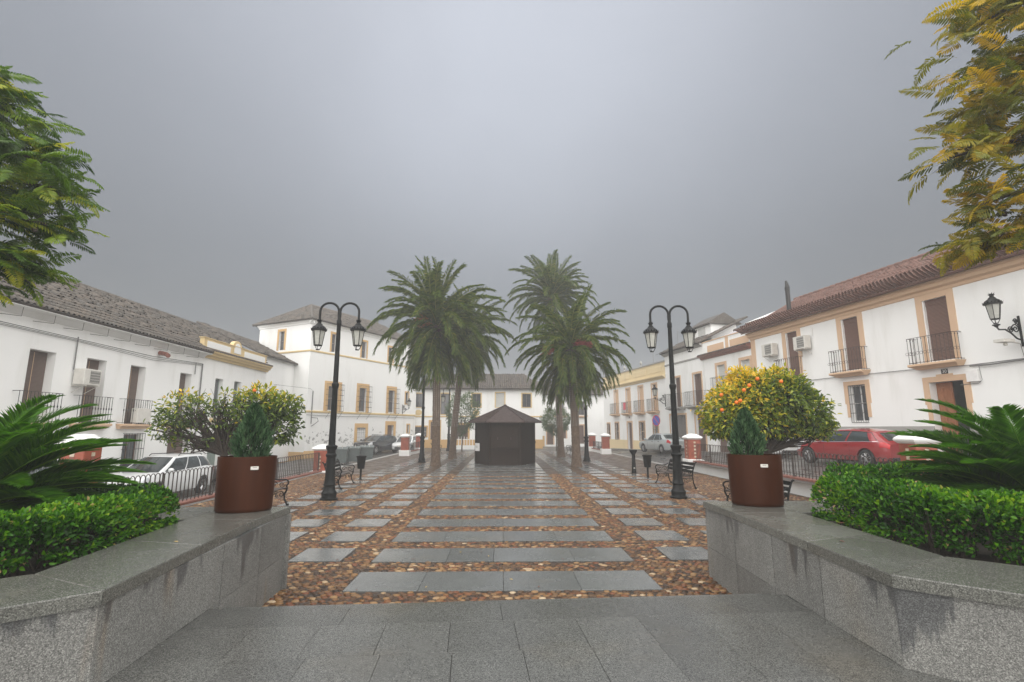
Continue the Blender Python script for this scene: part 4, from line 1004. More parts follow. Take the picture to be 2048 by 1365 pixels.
def tile_roof(h, O, Uv, Vv, nu, nv, pu, pv, mat, solo=0, inside=None, far=False):
    """roof slope of barrel tiles; O = eave corner, Uv along the eave, Vv up the slope"""
    O, Uv, Vv = Vector(O), Vector(Uv).normalized(), Vector(Vv).normalized(); Nv = Uv.cross(Vv).normalized()
    if Nv.z < 0: Nv = -Nv
    K = 4 if far else 5; r0 = pu * .40; r1 = pu * .34; Lt = pv * 1.12
    rings = []
    for (s, r_, lift) in ((0, r0, .028), (Lt, r1, .004)):
        for th in (.022, 0):
            rings.append([(math.cos(math.pi * i / K) * (r_ - .0), s, lift + math.sin(math.pi * i / K) * r_) for i in range(K + 1)] if th == .022 else [(math.cos(math.pi * i / K) * (r_ - .016), s, lift - .0 + math.sin(math.pi * i / K) * (r_ - .016)) for i in range(K + 1)])
    o0, i0, o1, i1 = rings
    lv = np.array(o0 + i0 + o1 + i1); n1 = K + 1
    lf = [(i, i + 1, 2 * n1 + i + 1, 2 * n1 + i) for i in range(K)] + [(n1 + i, i, i + 1, n1 + i + 1)[::-1] for i in range(K)]
    T = np.array([[*Uv], [*Vv], [*Nv]])
    cells = [(i, j) for j in range(nv) for i in range(nu) if inside is None or inside((i + .5) / nu, (j + .5) / nv)]
    cells.sort(key=lambda c: c[1])
    deck = MB(); w_, hgt = nu * pu, nv * pv
    ring = [(0, 0), (1, 0), (1, 1), (0, 1)] if inside is None else inside.poly
    pts = [tuple(O + Uv * (w_ * a) + Vv * (hgt * b) + Nv * .012) for a, b in ring]; deck.poly(pts); q = [tuple(Vector(p) - Nv * .07) for p in pts]; deck.poly(q[::-1])
    for k in range(len(pts)): j = (k + 1) % len(pts); deck.poly([pts[k], q[k], q[j], pts[j]])
    dk = deck.build('roof', m_deck if mat is m_tile_old else mat, h)
    def place(i, j): return np.array(O) + np.array(Uv) * (i + .5) * pu + np.array(Vv) * (j * pv - .03)
    if solo:
        me = np_mesh('roof_tile', lv, np.array(lf), mat, smooth=True)
        M_ = Matrix((Uv, Vv, Nv)).transposed()
        e = M_.to_euler()
        for (i, j) in cells[:solo]: link('roof_tile', me, dk, tuple(place(i, j)), (e[0] + random.uniform(-.02, .02), e[1] + random.uniform(-.02, .02), e[2] + random.uniform(-.03, .03)))
    rest = cells[solo:]
    if rest:
        base = lv @ T; n = len(lv); off = np.array([place(i, j) for i, j in rest]) + rng.normal(0, .016 if mat is m_tile_old else .007, (len(rest), 3))
        V_ = base[None] + off[:, None]; F_ = (np.arange(len(rest)) * n)[:, None, None] + np.array(lf)[None]
        link('roof_tiles', np_mesh('roof_tiles', V_, F_.reshape(-1, 4), mat, smooth=True), dk, kind='stuff')
    return dk
class Clip:
    def __init__(s, poly): s.poly = poly
    def __call__(s, u, v):
        c = False; p = s.poly; n = len(p)
        for i in range(n):
            a, b = p[i], p[(i + 1) % n]
            if (a[1] > v) != (b[1] > v) and u < (b[0] - a[0]) * (v - a[1]) / (b[1] - a[1]) + a[0]: c = not c
        return c
def mould(h, prof, x0, x1, mat, name='cornice'):
    m = MB(); m.yz(prof, x0, x1); return m.build(name, mat, h)
def ac_unit(h, x0, x1, z0, z1, proj=.42, flip=1):
    t = MB().bbox(x0, x1, .08, .08 + proj * .8, z0, z1, .02).build('ac_unit', m_ac, h)
    yf = .08 + proj * .8; w_ = x1 - x0
    g = MB(); xa, xb = (x0 + w_ * .08, x0 + w_ * .66) if flip > 0 else (x1 - w_ * .66, x1 - w_ * .08)
    g.box(xa, xb, yf, yf + .008, z0 + .06, z1 - .06); g.build('fan_grille', m_acgrille, t)
    k = MB()
    for i in range(5): z = z0 + .09 + (z1 - z0 - .18) * i / 4; k.box(xa, xb, yf + .008, yf + .014, z - .006, z + .006)
    k.box(x0 + .012 if flip > 0 else x1 - .02, x0 + .02 if flip > 0 else x1 - .012, .16, yf - .08, z0 + .1, z1 - .1); k.build('grille_bars', m_ac, t)
    b = MB()
    for x in (x0 + .1, x1 - .1): b.box(x - .02, x + .02, 0, yf + .03, z0 - .05, z0 - .012); b.tube([(x, 0, z0 - .3), (x, yf - .05, z0 - .05)], .012, 4)
    b.build('bracket', m_ac, t)
    return t
def house(label, P, a, right, group=None):
    rz = R(90 - a) if right else R(-90 - a)
    return thing('house', label, 'house', (P[0], P[1], 0), rz, group)

# lantern shared by wall lamps and posts -------------------------------------------------
def lantern(parent, z_top, x=0.0, y=0.0, sc_=1.0, rod=.0):
    """hangs below z_top: crown, fluted hood, six tapering panes, cage foot"""
    s = sc_; L = MB(); n = 6
    prof = [(.022, 0), (.03, -.02), (.075, -.03), (.05, -.05), (.045, -.09), (.085, -.13), (.09, -.15), (.16, -.20), (.185, -.25), (.205, -.262), (.205, -.30), (.165, -.31)]
    L.lathe([(r_ * s, z * s) for r_, z in prof], 18, (x, y, z_top))
    for k in range(18):
        a = 2 * math.pi * k / 18; q = .205 * s; L._a([(x + q * math.cos(a - .12), y + q * math.sin(a - .12), z_top - .27 * s), (x + q * math.cos(a + .12), y + q * math.sin(a + .12), z_top - .27 * s), (x + q * 1.09 * math.cos(a), y + q * 1.09 * math.sin(a), z_top - .225 * s)], [(0, 1, 2), (2, 1, 0)])
    for k in range(8):
        a = 2 * math.pi * k / 8; q = .07 * s; L._a([(x + q * .7 * math.cos(a - .3), y + q * .7 * math.sin(a - .3), z_top - .03 * s), (x + q * .7 * math.cos(a + .3), y + q * .7 * math.sin(a + .3), z_top - .03 * s), (x + q * 1.25 * math.cos(a), y + q * 1.25 * math.sin(a), z_top + .025 * s)], [(0, 1, 2), (2, 1, 0)])
    zt, zb, rt, rb = z_top - .31 * s, z_top - .70 * s, .165 * s, .105 * s
    for k in range(n):
        a = 2 * math.pi * k / n; L.tube([(x + rt * math.cos(a), y + rt * math.sin(a), zt), (x + rb * math.cos(a), y + rb * math.sin(a), zb)], .010 * s, 4)
    for z, q in ((zb, rb),): L.tube([(x + q * math.cos(t), y + q * math.sin(t), z) for t in np.linspace(0, 2 * math.pi, 7)], .012 * s, 4, cap=False)
    for k in range(3):
        a = 2 * math.pi * k / 3; L.tube([(x + rb * math.cos(a), y + rb * math.sin(a), zb), (x + rb * .72 * math.cos(a), y + rb * .72 * math.sin(a), zb - .06 * s), (x + rb * .45 * math.cos(a), y + rb * .45 * math.sin(a), zb - .11 * s)], .009 * s, 4)
    L.lathe([(.05 * s, -.125 * s), (.055 * s, -.115 * s), (.05 * s, -.105 * s)], 10, (x, y, zb))
    lo = L.build('lantern', m_post, parent, smooth=35)
    for k in range(n):
        a, b = 2 * math.pi * k / n, 2 * math.pi * (k + 1) / n; q = .96
        MB().poly([(x + rt * q * math.cos(a), y + rt * q * math.sin(a), zt), (x + rt * q * math.cos(b), y + rt * q * math.sin(b), zt), (x + rb * q * math.cos(b), y + rb * q * math.sin(b), zb), (x + rb * q * math.cos(a), y + rb * q * math.sin(a), zb)][::-1]).build('pane', m_lampglass, lo)
    return lo
def wall_lamp(label, P, a, right, x, z, proj=.85, s=1.35):
    rz = R(90 - a) if right else R(-90 - a); c, s_ = math.cos(rz), math.sin(rz)
    t = thing('wall_lamp', label, 'wall lamp', (P[0] + x * c, P[1] + x * s_, z), rz)
    m = MB(); sc_ = lambda pts: [(0, y, zz) for y, zz in pts]
    m.box(-.03, .03, 0, .03, -.55, .45)
    m.tube(sc_([(0, -.35), (.2, -.30), (.42, -.12), (.62, -.02), (proj - .08, -.03), (proj, .06)]), .026, 6)
    for cy_, cz, r_ in ((.20, .02, .16), (.40, -.02, .11), (.16, .27, .09)):
        m.tube(sc_([(cy_ + r_ * (1 - k / 22) * math.cos(.55 * k), cz + r_ * (1 - k / 22) * math.sin(.55 * k)) for k in range(20)]), .019, 5)
    m.tube(sc_([(0, .1), (.14, .20), (.3, .12), (.42, .0)]), .018, 5); m.build('bracket', m_post, t)
    MB().lathe([(.03, .04), (.07, .09), (.10, .10), (.10, .13), (.05, .14)], 12, (0, proj, 0)).build('cup', m_post, t)
    lantern(t, .14 + .84 * s, 0, proj, s)
    return t

# ---- long white house with the old tiled roof (facing the street of the white car)
PL = (-15.5, 22)
h = house('white house with brown blinds under an old grey tiled roof, behind the white car', PL, 0, False)
d1, d2_, d3, d4 = (4.22, 5.22, 2.2, 4.6, .32), (1.93, 2.88, 2.2, 4.62, .32), (-.30, .62, 2.2, 4.63, .32), (-3.59, -2.68, 2.2, 4.68, .32)
gw, gd = (-.5, .53, -.1, 1.78, .2), (-3.89, -2.3, -.7, 1.72, .3); g2 = (4.4, 5.3, -.1, 1.78, .2); g3 = (8.0, 9.4, -.7, 1.75, .3); d0 = (8.2, 9.2, 2.2, 4.6, .32)
shell('wall', h, -4.39, 13, -1.0, 5.86, [d0, d1, d2_, d3, d4, gw, gd, g2, g3], m_white, 8)
for o in (d0, d1, d2_, d3, d4): blind(h, o, m_blind2, .30, gap=0)
for o in (gw, g2): window(h, o, .2, m_doorbrown, 2, 1); grille(h, (o[0] - .04, o[1] + .04, o[2], o[3] + .03), .14, 8, 4)
for o in (gd, g3): door(h, o, m_doorbrown, .28, 3, 2)
MB().box(-13 + 8.61, 13, 0, .022, -1.0, -.35).build('dado', m_ochre, h)
for xc, wd in ((8.9, 1.62), (4.78, 1.62), (2.46, 1.62), (.20, 1.65), (-2.85, 1.62)): balcony(h, xc, wd, 2.2, .22, 1.0, 'knot', pitch=.13)
ac_unit(h, 2.72, 3.5, 3.58, 4.15, .5, 1)
MB().bbox(-.5, .35, .05, .33, 2.25, 2.85, .02).build('ac_unit', m_ac, h)
# roof, deep eaves and iron props
EZ, EY, RZ_, RY = 5.86, .52, 8.5, -4.0
sl = math.hypot(RZ_ - EZ, EY - RY); Vv = (0, (RY - EY), (RZ_ - EZ))
nu = 118; pu = 25.6 / nu; nv = int(sl / .37); pv = sl / nv
tile_roof(h, (13, EY, EZ + .02), (-1, 0, 0), Vv, nu, nv, pu, pv, m_tile_old, 300, Clip([(0, 0), (.68, 0), (.68, .2), (.995, .2), (.97, 1), (0, 1)]))
MB().poly([(13, RY, RZ_), (-12, RY, RZ_), (-12, -8.3, EZ), (13, -8.3, EZ)]).build('roof_back', m_tile_old, h)
rt = MB()
for k in range(62):
    x = 13 - k * .4; rt.tube([(x + .21, RY, RZ_ + .03 + random.uniform(-.01, .01)), (x - .21, RY, RZ_ + .05)], [.11, .10], 8)
rt.tube([(1.2, RY + .1, RZ_ + .13), (.55, RY + .1, RZ_ + .13)], .13, 8); rt.build('ridge_tiles', m_tile_old, h, kind='stuff')
mould(h, [(0, 5.60), (.05, 5.62), (.20, 5.76), (EY - .04, 5.80), (EY - .04, 5.86), (0, 5.86)], -4.38, 13, m_white_old, 'eaves')
for k in range(9):
    x = 6.2 - k * 1.18; m = MB(); m.tube([(x + .30, .03, 5.50), (x - .12, .36, 5.50), (x - .12, .38, 5.78)], .008, 4); m.build('eaves_prop', m_iron_rust, h)
for dz, r_ in ((0, .012), (-.05, .009), (-.09, .008)):
    tube_part('cable', [(12.5, .05, 5.32 + dz), (8, .06, 5.28 + dz), (3.5, .06, 5.22 + dz), (-.5, .05, 5.16 + dz * 1.8), (-4.3, .05, 5.3 + dz)], r_, m_cable, h, 4)
tube_part('drain_pipe', [(3.48, .05, 5.3), (3.48, .05, 4.1)], .022, m_cable, h); tube_part('drain_pipe', [(-4.3, .06, 5.3), (-4.3, .06, -.7)], .035, m_cable, h); tube_part('drain_pipe', [(-3.75, .05, 5.3), (-3.75, .05, 4.7)], .02, m_cable, h)
m = MB(); m.tube([(-.95, .05, 5.38), (-.95, .4, 5.3), (-.8, .55, 5.22)], [.10, .09, .10], 8); m.build('gutter_spout', m_coping_red, h)

# ---- next house: yellow cornice and parapet with a small round pediment
h = house('low white house with a yellow parapet and small arched pediment, beside the old roof', PL, 0, False)
wA, wB, wC = (-6.49, -5.71, 2.6, 4.7, .25), (-8.47, -7.67, 2.6, 4.72, .25), (-10.6, -9.9, 2.6, 4.75, .25)
gA, gB, gC = (-6.73, -5.62, -.6, 1.7, .2), (-9.4, -8.2, -.1, 1.7, .2), (-11.2, -10.2, -.5, 1.6, .2)
shell('wall', h, -11.5, -4.392, -1.0, 5.72, [wA, wB, wC, gA, gB, gC], m_white, 7.6)
for o in (wA, wB, wC): window(h, o, .22, m_greendoor, 2, 1)
door(h, gA, m_greendoor, .18, 3, 2); window(h, gB, .2, m_white_trim); grille(h, gB, .1, 7, 4); door(h, gC, m_doorbrown, .2)
for xc in (-6.1, -8.07, -10.25): balcony(h, xc, 1.15, 2.55, .25, 1.0, 'knot', m_yel)
MB().box(-11.5, -4.4, 0, .02, -1.0, -.3).build('dado', m_ochre, h)
mould(h, [(0, 5.66), (.10, 5.66), (.12, 5.76), (.24, 5.80), (.26, 5.90), (.36, 5.94), (.36, 6.02), (0, 6.06)], -11.58, -4.37, m_yel)
er = MB()
for k in range(35): x = -4.45 - k * .205; er.tube([(x, .44, 6.05), (x, .02, 6.17)], .055, 6)
er.build('roof_tiles', m_tile_old, h, kind='stuff')
par = MB()
hump = [(-8.27 + .0, 6.70)] + [(-7.735 - .52 * math.cos(t), 6.62 + .44 * math.sin(t)) for t in np.linspace(.15, math.pi - .15, 11)] + [(-7.2, 6.70)]
par.xz([(-11.45, 6.06), (-11.45, 6.70)] + hump + [(-4.40, 6.70), (-4.40, 6.06)], -.26, -.02); pw = par.build('parapet', m_yel, h)
for xa, xb in ((-11.2, -8.55), (-6.95, -4.65)): MB().box(xa, xb, -.02, .004, 6.24, 6.58).build('panel', m_white_old, pw)
mm = MB(); mm.xz([(-7.735 - .38 * math.cos(t), 6.32 + (.60 * math.sin(t) if True else 0)) for t in np.linspace(0, math.pi, 13)], -.02, .006); mm.build('panel', m_white_old, pw)
MB().box(-11.52, -4.36, -.30, .02, 6.701, 6.74).build('parapet_coping', m_yel, h)

# ---- roof seen between the low house and the three-storey house
h = thing('house', 'distant tiled roof between the low yellow-corniced house and the three-storey house', 'house', (-17, 40, 0), R(-90))
shell('wall', h, -8, 5, -.5, 7.2, [], m_white, 8.6)
tile_roof(h, (5, .3, 7.15), (-1, 0, 0), (0, -4.6, 2.2), 58, 13, 13 / 58, math.hypot(4.6, 2.2) / 13, m_tile_old, 0, far=True)

# ---- three-storey white house with ochre window surrounds, turned towards the square
P2_ = (-15.54, 40.95); A2 = 27
h = house('tall white three-storey house with ochre window surrounds and peeling plaster', P2_, A2, False)
U_ = lambda a, b, c, d, r_=.22: (-b, -a, c, d, r_)
W1, W2, W3 = U_(2.15, 3.25, 3.55, 5.55), U_(5.85, 6.75, 3.55, 5.65), U_(9.9, 10.75, 3.6, 5.7)
T1, T2, T3 = U_(2.2, 2.75, 8.45, 10.0), U_(5.85, 6.5, 8.4, 9.9), U_(9.6, 10.25, 8.4, 9.9)
D1, D2 = U_(5.8, 6.85, -.4, 2.1), U_(9.9, 10.8, -.4, 2.35); S1, S2, G1 = U_(12.95, 13.3, 1.6, 2.4), U_(12.5, 13.0, 4.5, 5.65), U_(14.0, 14.0, 0, 0)
shell('wall', h, -14.3, 0, -1.0, 10.75, [W1, W2, W3, T1, T2, T3, D1, D2, S1, S2], m_white_old, 6.2, open_x1=True)
for o, wd in ((W1, .42), (W2, .36), (W3, .34)): window(h, o, .2, m_doorbrown, 2, 2); surround(h, o, wd, m_ochre, False, .40, low=o[2] - .22); grille(h, (o[0] - .25, o[1] + .25, o[2] - .1, o[3] + .15), .5, 8, 6, brace=True)
for o in (T1, T2, T3): window(h, o, .2, m_doorbrown, 1, 2); surround(h, o, .16, m_ochre, False, .18)
door(h, D1, m_white_trim, .18, 4, 2); grille(h, D1, .03, 5, 7, m_cable); door(h, D2, m_doorbrown, .2, 3)
for o in (D1, D2): surround(h, o, .33, m_ochre, False, .38)
for o in (S1, S2): window(h, o, .15, m_doorbrown, 1, 1); surround(h, o, .12, m_ochre, False, .12, sill=True)
mould(h, [(0, 3.28), (.06, 3.30), (.08, 3.42), (0, 3.46)], -14.25, .06, m_yel, 'string_course'); mould(h, [(0, 8.18), (.05, 8.2), (.07, 8.3), (0, 8.34)], -14.25, .06, m_yel, 'string_course')
MB().box(-14.2, -.0, 0, .02, -1.0, .28).build('dado', m_ochre, h); mould(h, [(0, 10.45), (.06, 10.5), (.10, 10.6), (.26, 10.7), (.30, 10.80), (0, 10.80)], -14.3, .28, m_white)
# its flank, facing the viewer
fl_ = bpy.data.objects.new('flank', None); col.objects.link(fl_); fl_.parent = h; fl_.rotation_euler = (0, 0, R(-90))
FW = (3.1, 3.75, 8.5, 10.1, .2)
m = MB(); wall_mesh(m, -.0, 6.2, -1.0, 10.75, [FW]); m.v = [(x, y + .004, z) for x, y, z in m.v]; m.build('wall', m_white, fl_)
window(fl_, FW, .18, m_doorbrown, 1, 2); surround(fl_, FW, .2, m_ochre, False, .2)
mould(fl_, [(0.004, 8.18), (.05, 8.2), (.07, 8.3), (0.004, 8.34)], -.06, 6.2, m_yel, 'string_course'); mould(fl_, [(0.004, 10.45), (.06, 10.5), (.10, 10.6), (.26, 10.7), (.30, 10.80), (0.004, 10.80)], -.28, 6.25, m_white, 'cornice')
MB().box(-.0, 6.2, .004, .024, -1.0, .2).build('dado', m_ochre, fl_)
tile_roof(h, (.42, .42, 10.78), (-1, 0, 0), (0, -3.55, 2.1), 66, 11, 15 / 66, math.hypot(3.55, 2.1) / 11, m_tile_old, 0, Clip([(0, 0), (1, 0), (.8, 1), (.2, 1)]), True)
tile_roof(h, (.42, -6.68, 10.78), (0, 1, 0), (-3.0, 0, 2.1), 32, 10, 7.1 / 32, math.hypot(3.0, 2.1) / 10, m_tile_old, 0, Clip([(0, 0), (1, 0), (.5, 1)]), True)
MB().poly([(.4, -6.68, 10.78), (-2.58, -3.13, 12.88), (-11.6, -3.13, 12.88), (-14.6, -6.68, 10.78)][::-1]).build('roof_back', m_tile_old, h)
for x0, y0, x1, y1 in ((.42, .42, -2.58, -3.13), (.42, -6.68, -2.58, -3.13), (-2.58, -3.13, -11.58, -3.13)): tube_part('ridge_tiles', [(x0, y0, 10.82 if x0 > 0 else 12.92), (x1, y1, 12.92)], .10, m_tile_old, h, 8)
tube_part('cable', [(0.02, .06, 3.1), (-4, .07, 3.05), (-8, .07, 3.12), (-14, .06, 3.1)], .02, m_cable, h); tube_part('drain_pipe', [(-.5, .06, 5.0), (-.5, .06, 2.4)], .04, m_cable, h)
tube_part('cable', [(3.6, .5, 5.2), (.0, .3, 5.15), (-.5, .1, 5.0)], .012, m_cable, h, 4)
m = MB(); m.tube([(-.5, .08, 2.9), (-.85, .35, 2.85), (-.9, .4, 2.6), (-.6, .2, 2.3), (-.5, .08, 2.2)], .03, 5); m.build('cable_coil', m_cable, h)
wall_lamp('ornate wall lantern on the three-storey house', P2_, A2, False, -12.1, 3.95, .8, 1.1)

# ---- house closing the end of the square
h = thing('house', 'white house with orange discs below its windows closing the end of the square', 'house', (0, 54, 0), R(180))
ops = [(8.35, 9.25, 4.25, 5.65), (5.6, 6.5, 3.5, 5.65), (2.3, 3.2, 4.25, 5.65), (-.2, .7, 4.25, 5.75), (-3.0, -2.1, 4.25, 5.65)]; gr = [(7.9, 9.2, 1.2, 2.2), (6.6, 7.5, 0, 2.7), (3.6, 4.8, 0, 2.4), (.6, 1.5, .8, 2.4), (-1.8, -.8, 0, 2.4)]
shell('wall', h, -4.2, 9.45, -.6, 6.2, ops + gr, m_white, 7)
for i, o in enumerate(ops):
    if i == 3: blind(h, o, m_blind_white, .08)
    else: window(h, o, .15, m_doorbrown, 2, 1)
    surround(h, o, .12, m_yel, False, .12, sill=True)
for o in (gr[0], gr[3]): window(h, o, .15, m_doorbrown); surround(h, o, .14, m_ochre, False, .14, sill=True)
for o in (gr[1], gr[2], gr[4]): door(h, o, m_doorbrown, .15, 3, 2); surround(h, o, .2, m_ochre, False, .22)
for x in (8.8, 2.75): m = MB(); m.xz([(x + .36 * math.cos(t), 3.68 + .30 * math.sin(t)) for t in np.linspace(0, 2 * math.pi, 20)[:-1]], 0, .03); m.build('disc', m_yel, h)
mould(h, [(0, 3.2), (.06, 3.22), (.07, 3.32), (0, 3.34)], -4.2, 9.4, m_yel, 'string_course'); MB().box(-4.2, 9.4, 0, .02, -.6, .9).build('dado', m_ochre, h)
tile_roof(h, (9.6, .45, 6.15), (-1, 0, 0), (0, -3.8, 1.95), 60, 11, 14 / 60, math.hypot(3.8, 1.95) / 11, m_tile_old, 0, Clip([(0, 0), (1, 0), (.86, 1), (.2, 1)]), True)

# ---- right-hand row, all on one line
PR = (15.3, 24); AR = -9.5
h = house('white house number 30 with tan window surrounds and a red tiled roof', PR, AR, True)
B1, B2, B3 = (1.36, 2.2, 4.62, 6.97, .14), (-2.33, -1.42, 4.58, 6.93, .14), (-6.22, -5.28, 4.5, 6.85, .14); B0 = (-10.1, -9.2, 4.5, 6.85, .14)
GW, GD = (-2.33, -1.43, 2.3, 3.91, .2), (-6.38, -5.12, .55, 3.72, .34); GW2 = (1.3, 2.2, 2.3, 3.91, .2)
shell('wall', h, -12, 5.0, -.5, 7.1, [B0, B1, B2, B3, GW, GD, GW2], m_white, 8)
for o in (B0, B1, B2, B3):
    blind(h, o, m_blind, .12); surround(h, o, .25, m_tan, True, .24); MB().box(o[0], o[1], -.12, -.10, o[3] - .22, o[3]).build('blind_box', m_blind, h)
    fr = MB(); fr.box(o[0], o[0] + .035, -.12, -.02, o[2], o[3]); fr.box(o[1] - .035, o[1], -.12, -.02, o[2], o[3]); fr.build('blind_guide', m_white_trim, h)
for xc, wd, z in ((1.9, 1.6, 4.58), (-1.82, 1.68, 4.5), (-5.68, 1.72, 4.42), (-9.65, 1.7, 4.42)): balcony(h, xc, wd, z, .42, 1.0, 'ring', pitch=.135)
for o in (GW, GW2): window(h, o, .18, m_white_trim, 2, 2); surround(h, o, .22, m_tan, True, .18, low=o[2] + .2); grille(h, (o[0] + .02, o[1] - .02, o[2] - .02, o[3] - .02), .03, 8, 5, m_iron)
# front door: one leaf shut, the other open on a dark hall
surround(h, GD, .22, m_tan, True, .2, low=2.3); m = MB(); m.box(-6.05, -5.45, .0, .032, 3.92, 3.99); m.build('door_crest', m_tan, h)
MB().box(GD[0] + .02, -5.72, -1.5, -1.45, .55, 3.7).build('hall', m_dark, h)
m = MB(); m.box(-5.72, -5.14, -.34, -.29, .55, 3.70); dl = m.build('door', m_wooddoor, h)
for (za, zb) in ((.7, 1.3), (1.42, 1.75), (1.9, 3.0), (3.12, 3.5)):
    for (xa, xb) in ((-5.68, -5.46), (-5.40, -5.18)): MB().bbox(xa, xb, -.29, -.272, za, zb, .015).build('door_panel', m_wooddoor, dl)
MB().ball((-5.66, -.26, 1.95), .03, 8, 6).build('handle', m_iron, dl)
jm = MB(); jm.box(GD[0], GD[0] + .02, -1.5, -.0, .55, 3.72); jm.box(GD[1] - .012, GD[1], -.30, -.001, .55, 3.7); jm.build('jamb', m_white_trim, h)
MB().box(-12, 5.0, 0, .022, -.5, 2.10).build('dado', m_grey_dado, h) if False else None
dd_ = MB(); xs = [-12, GD[0] - .001, GD[1] + .001, 5.0]
dd_.box(-12, GD[0] - .0, 0, .022, -.5, 2.10); dd_.box(GD[1], 5.0, 0, .022, -.5, 2.10); dd_.build('dado', m_grey_dado, h)
MB().box(4.66, 5.02, 0, .035, 2.1, 7.06).build('quoin', m_tan, h)
mould(h, [(0, 7.06), (.05, 7.08), (.07, 7.18), (.20, 7.24), (.22, 7.36), (.30, 7.38), (.30, 7.46), (0, 7.46)], -12, 5.06, m_tan)
sl = math.hypot(4.2, 2.32); nv = 12
tile_roof(h, (-12, .5, 7.48), (1, 0, 0), (0, -4.2, 2.32), 96, nv, 17.2 / 96, sl / nv, m_tile_red, 300)
MB().poly([(-12, -3.7, 9.8), (5.2, -3.7, 9.8), (5.2, -8.2, 7.3), (-12, -8.2, 7.3)]).build('roof_back', m_tile_red, h)
MB().poly([(5.0, 0, 7.1), (5.0, -3.7, 9.72), (5.0, -8, 7.1)][::-1]).build('gable', m_white, h)
rt = MB()
for k in range(44): x = -12 + k * .4; rt.tube([(x - .05, -3.7, 9.84), (x + .41, -3.7, 9.87)], [.10, .115], 8)
rt.tube([(5.15, .45, 7.56), (5.15, -3.7, 9.86)], .085, 8); rt.build('ridge_tiles', m_tile_red, h, kind='stuff')
ac_unit(h, 2.75, 3.6, 5.92, 6.55, .45, 1); ac_unit(h, .38, 1.18, 5.92, 6.55, .45, 1)
tube_part('drain_pipe', [(.3, .04, 6.5), (.3, .04, 6.95)], .018, m_white_trim, h)
m = MB(); m.tube([(3.3, -1.3, 8.3), (3.3, -1.3, 9.6), (3.3, -1.3, 9.85)], [.115, .115, .14], 10); m.tube([(3.3, -1.3, 9.85), (3.3, -1.3, 10.0), (3.35, -1.3, 10.25)], [.13, .10, .06], 8); m.build('stove_flue', m_iron, h)
MB().box(3.1, 3.5, -1.55, -1.1, 8.0, 8.45).build('flue_base', m_tile_red, h)
tube_part('cable', [(4.6, .05, 4.42), (1, .05, 4.36), (-2, .05, 4.33), (-4.5, .06, 4.28), (-6.7, .05, 4.2), (-9, .05, 4.22), (-12, .05, 4.2)], .016, m_cable, h, 5)
tube_part('cable', [(-6.7, .06, 4.17), (-7.4, .10, 4.14), (-8.4, .09, 4.18), (-12, .06, 4.15)], .028, m_cable, h, 5)
eb = MB().bbox(-6.95, -6.56, 0, .12, 3.62, 4.02, .012).build('meter_box', m_white_trim, h); tube_part('cable', [(-6.98, .05, 4.18), (-7.02, .05, 3.65), (-6.9, .05, 3.55), (-6.3, .05, 3.55)], .010, m_cable, h, 4)
nb = MB().bbox(-5.89, -5.65, 0, .02, 3.99, 4.17, .004).build('number_tile', m_number, h)
fc = bpy.data.curves.new('digits', 'FONT'); fc.body = '30'; fc.size = .17; fc.align_x = 'CENTER'; fc.align_y = 'CENTER'; fc.extrude = .002
fc.materials.append(m_white_trim); ft = bpy.data.objects.new('digits', fc); col.objects.link(ft); bpy.context.view_layer.update(); fme = bpy.data.meshes.new_from_object(ft.evaluated_get(bpy.context.evaluated_depsgraph_get())); bpy.data.objects.remove(ft)
link('digits', fme, nb, (-5.77, .0225, 4.08), (R(90), 0, R(180)))
cm_ = MB(); cm_.tube([(-8.25, 0, 4.72), (-8.2, .45, 4.78)], .022, 6); cm_.bbox(-8.36, -8.04, .30, .75, 4.74, 4.84, .01); cm_.ball((-8.2, .5, 4.68), .06, 8, 6); cm_.build('camera_bracket', m_ac, h)
tube_part('cable', [(-8.3, .04, 4.7), (-8.35, .04, 4.25)], .010, m_cable, h, 4)
wall_lamp('ornate black wall lantern on house number 30', PR, AR, True, -8.35, 5.15, .95, 1.2)

h = house('white house with two tan parapet panels, between number 30 and the dormer house', PR, AR, True)
w1, w2 = (7.72, 8.62, 4.3, 6.03, .12), (5.25, 6.1, 4.3, 6.03, .12); gg, g0 = (6.6, 9.1, .4, 2.7, .25), (5.3, 6.1, .4, 2.7, .25)
shell('wall', h, 5.03, 10.1, -.5, 6.9, [w1, w2, gg, g0], m_white, 8)
for o in (w1, w2): blind(h, o, m_blind_white, .1); surround(h, o, .18, m_tan, False, .18); balcony(h, (o[0] + o[1]) / 2, 1.5, 4.3, .35, .95, 'plain', single=True)
door(h, gg, m_doorbrown, .2, 4, 3); door(h, g0, m_doorbrown, .2, 3); MB().box(5.05, 6.55, 0, .02, -.5, 1.2).build('dado', m_grey_dado, h) if False else None
mould(h, [(0, 6.60), (.10, 6.62), (.14, 6.72), (.34, 6.80), (.36, 6.88), (0, 6.98)], 5.04, 10.35, m_coping_red)
er = MB()
for k in range(26): x = 5.1 + k * .2; er.tube([(x, .42, 6.87), (x, .02, 6.98)], .05, 6)
er.build('roof_tiles', m_tile_old, h, kind='stuff')
pw = MB().box(5.04, 10.12, -.28, -.0, 6.98, 7.74).build('parapet', m_white, h)
for xa, xb in ((5.2, 7.05), (7.7, 9.55)): MB().box(xa, xb, 0, .02, 7.04, 7.46).build('panel', m_tan, pw)
MB().box(7.2, 7.5, 0, .03, 6.98, 7.72).build('pilaster', m_tan, pw); MB().box(5.04, 10.16, -.32, .04, 7.741, 7.80).build('parapet_coping', m_tan, pw)
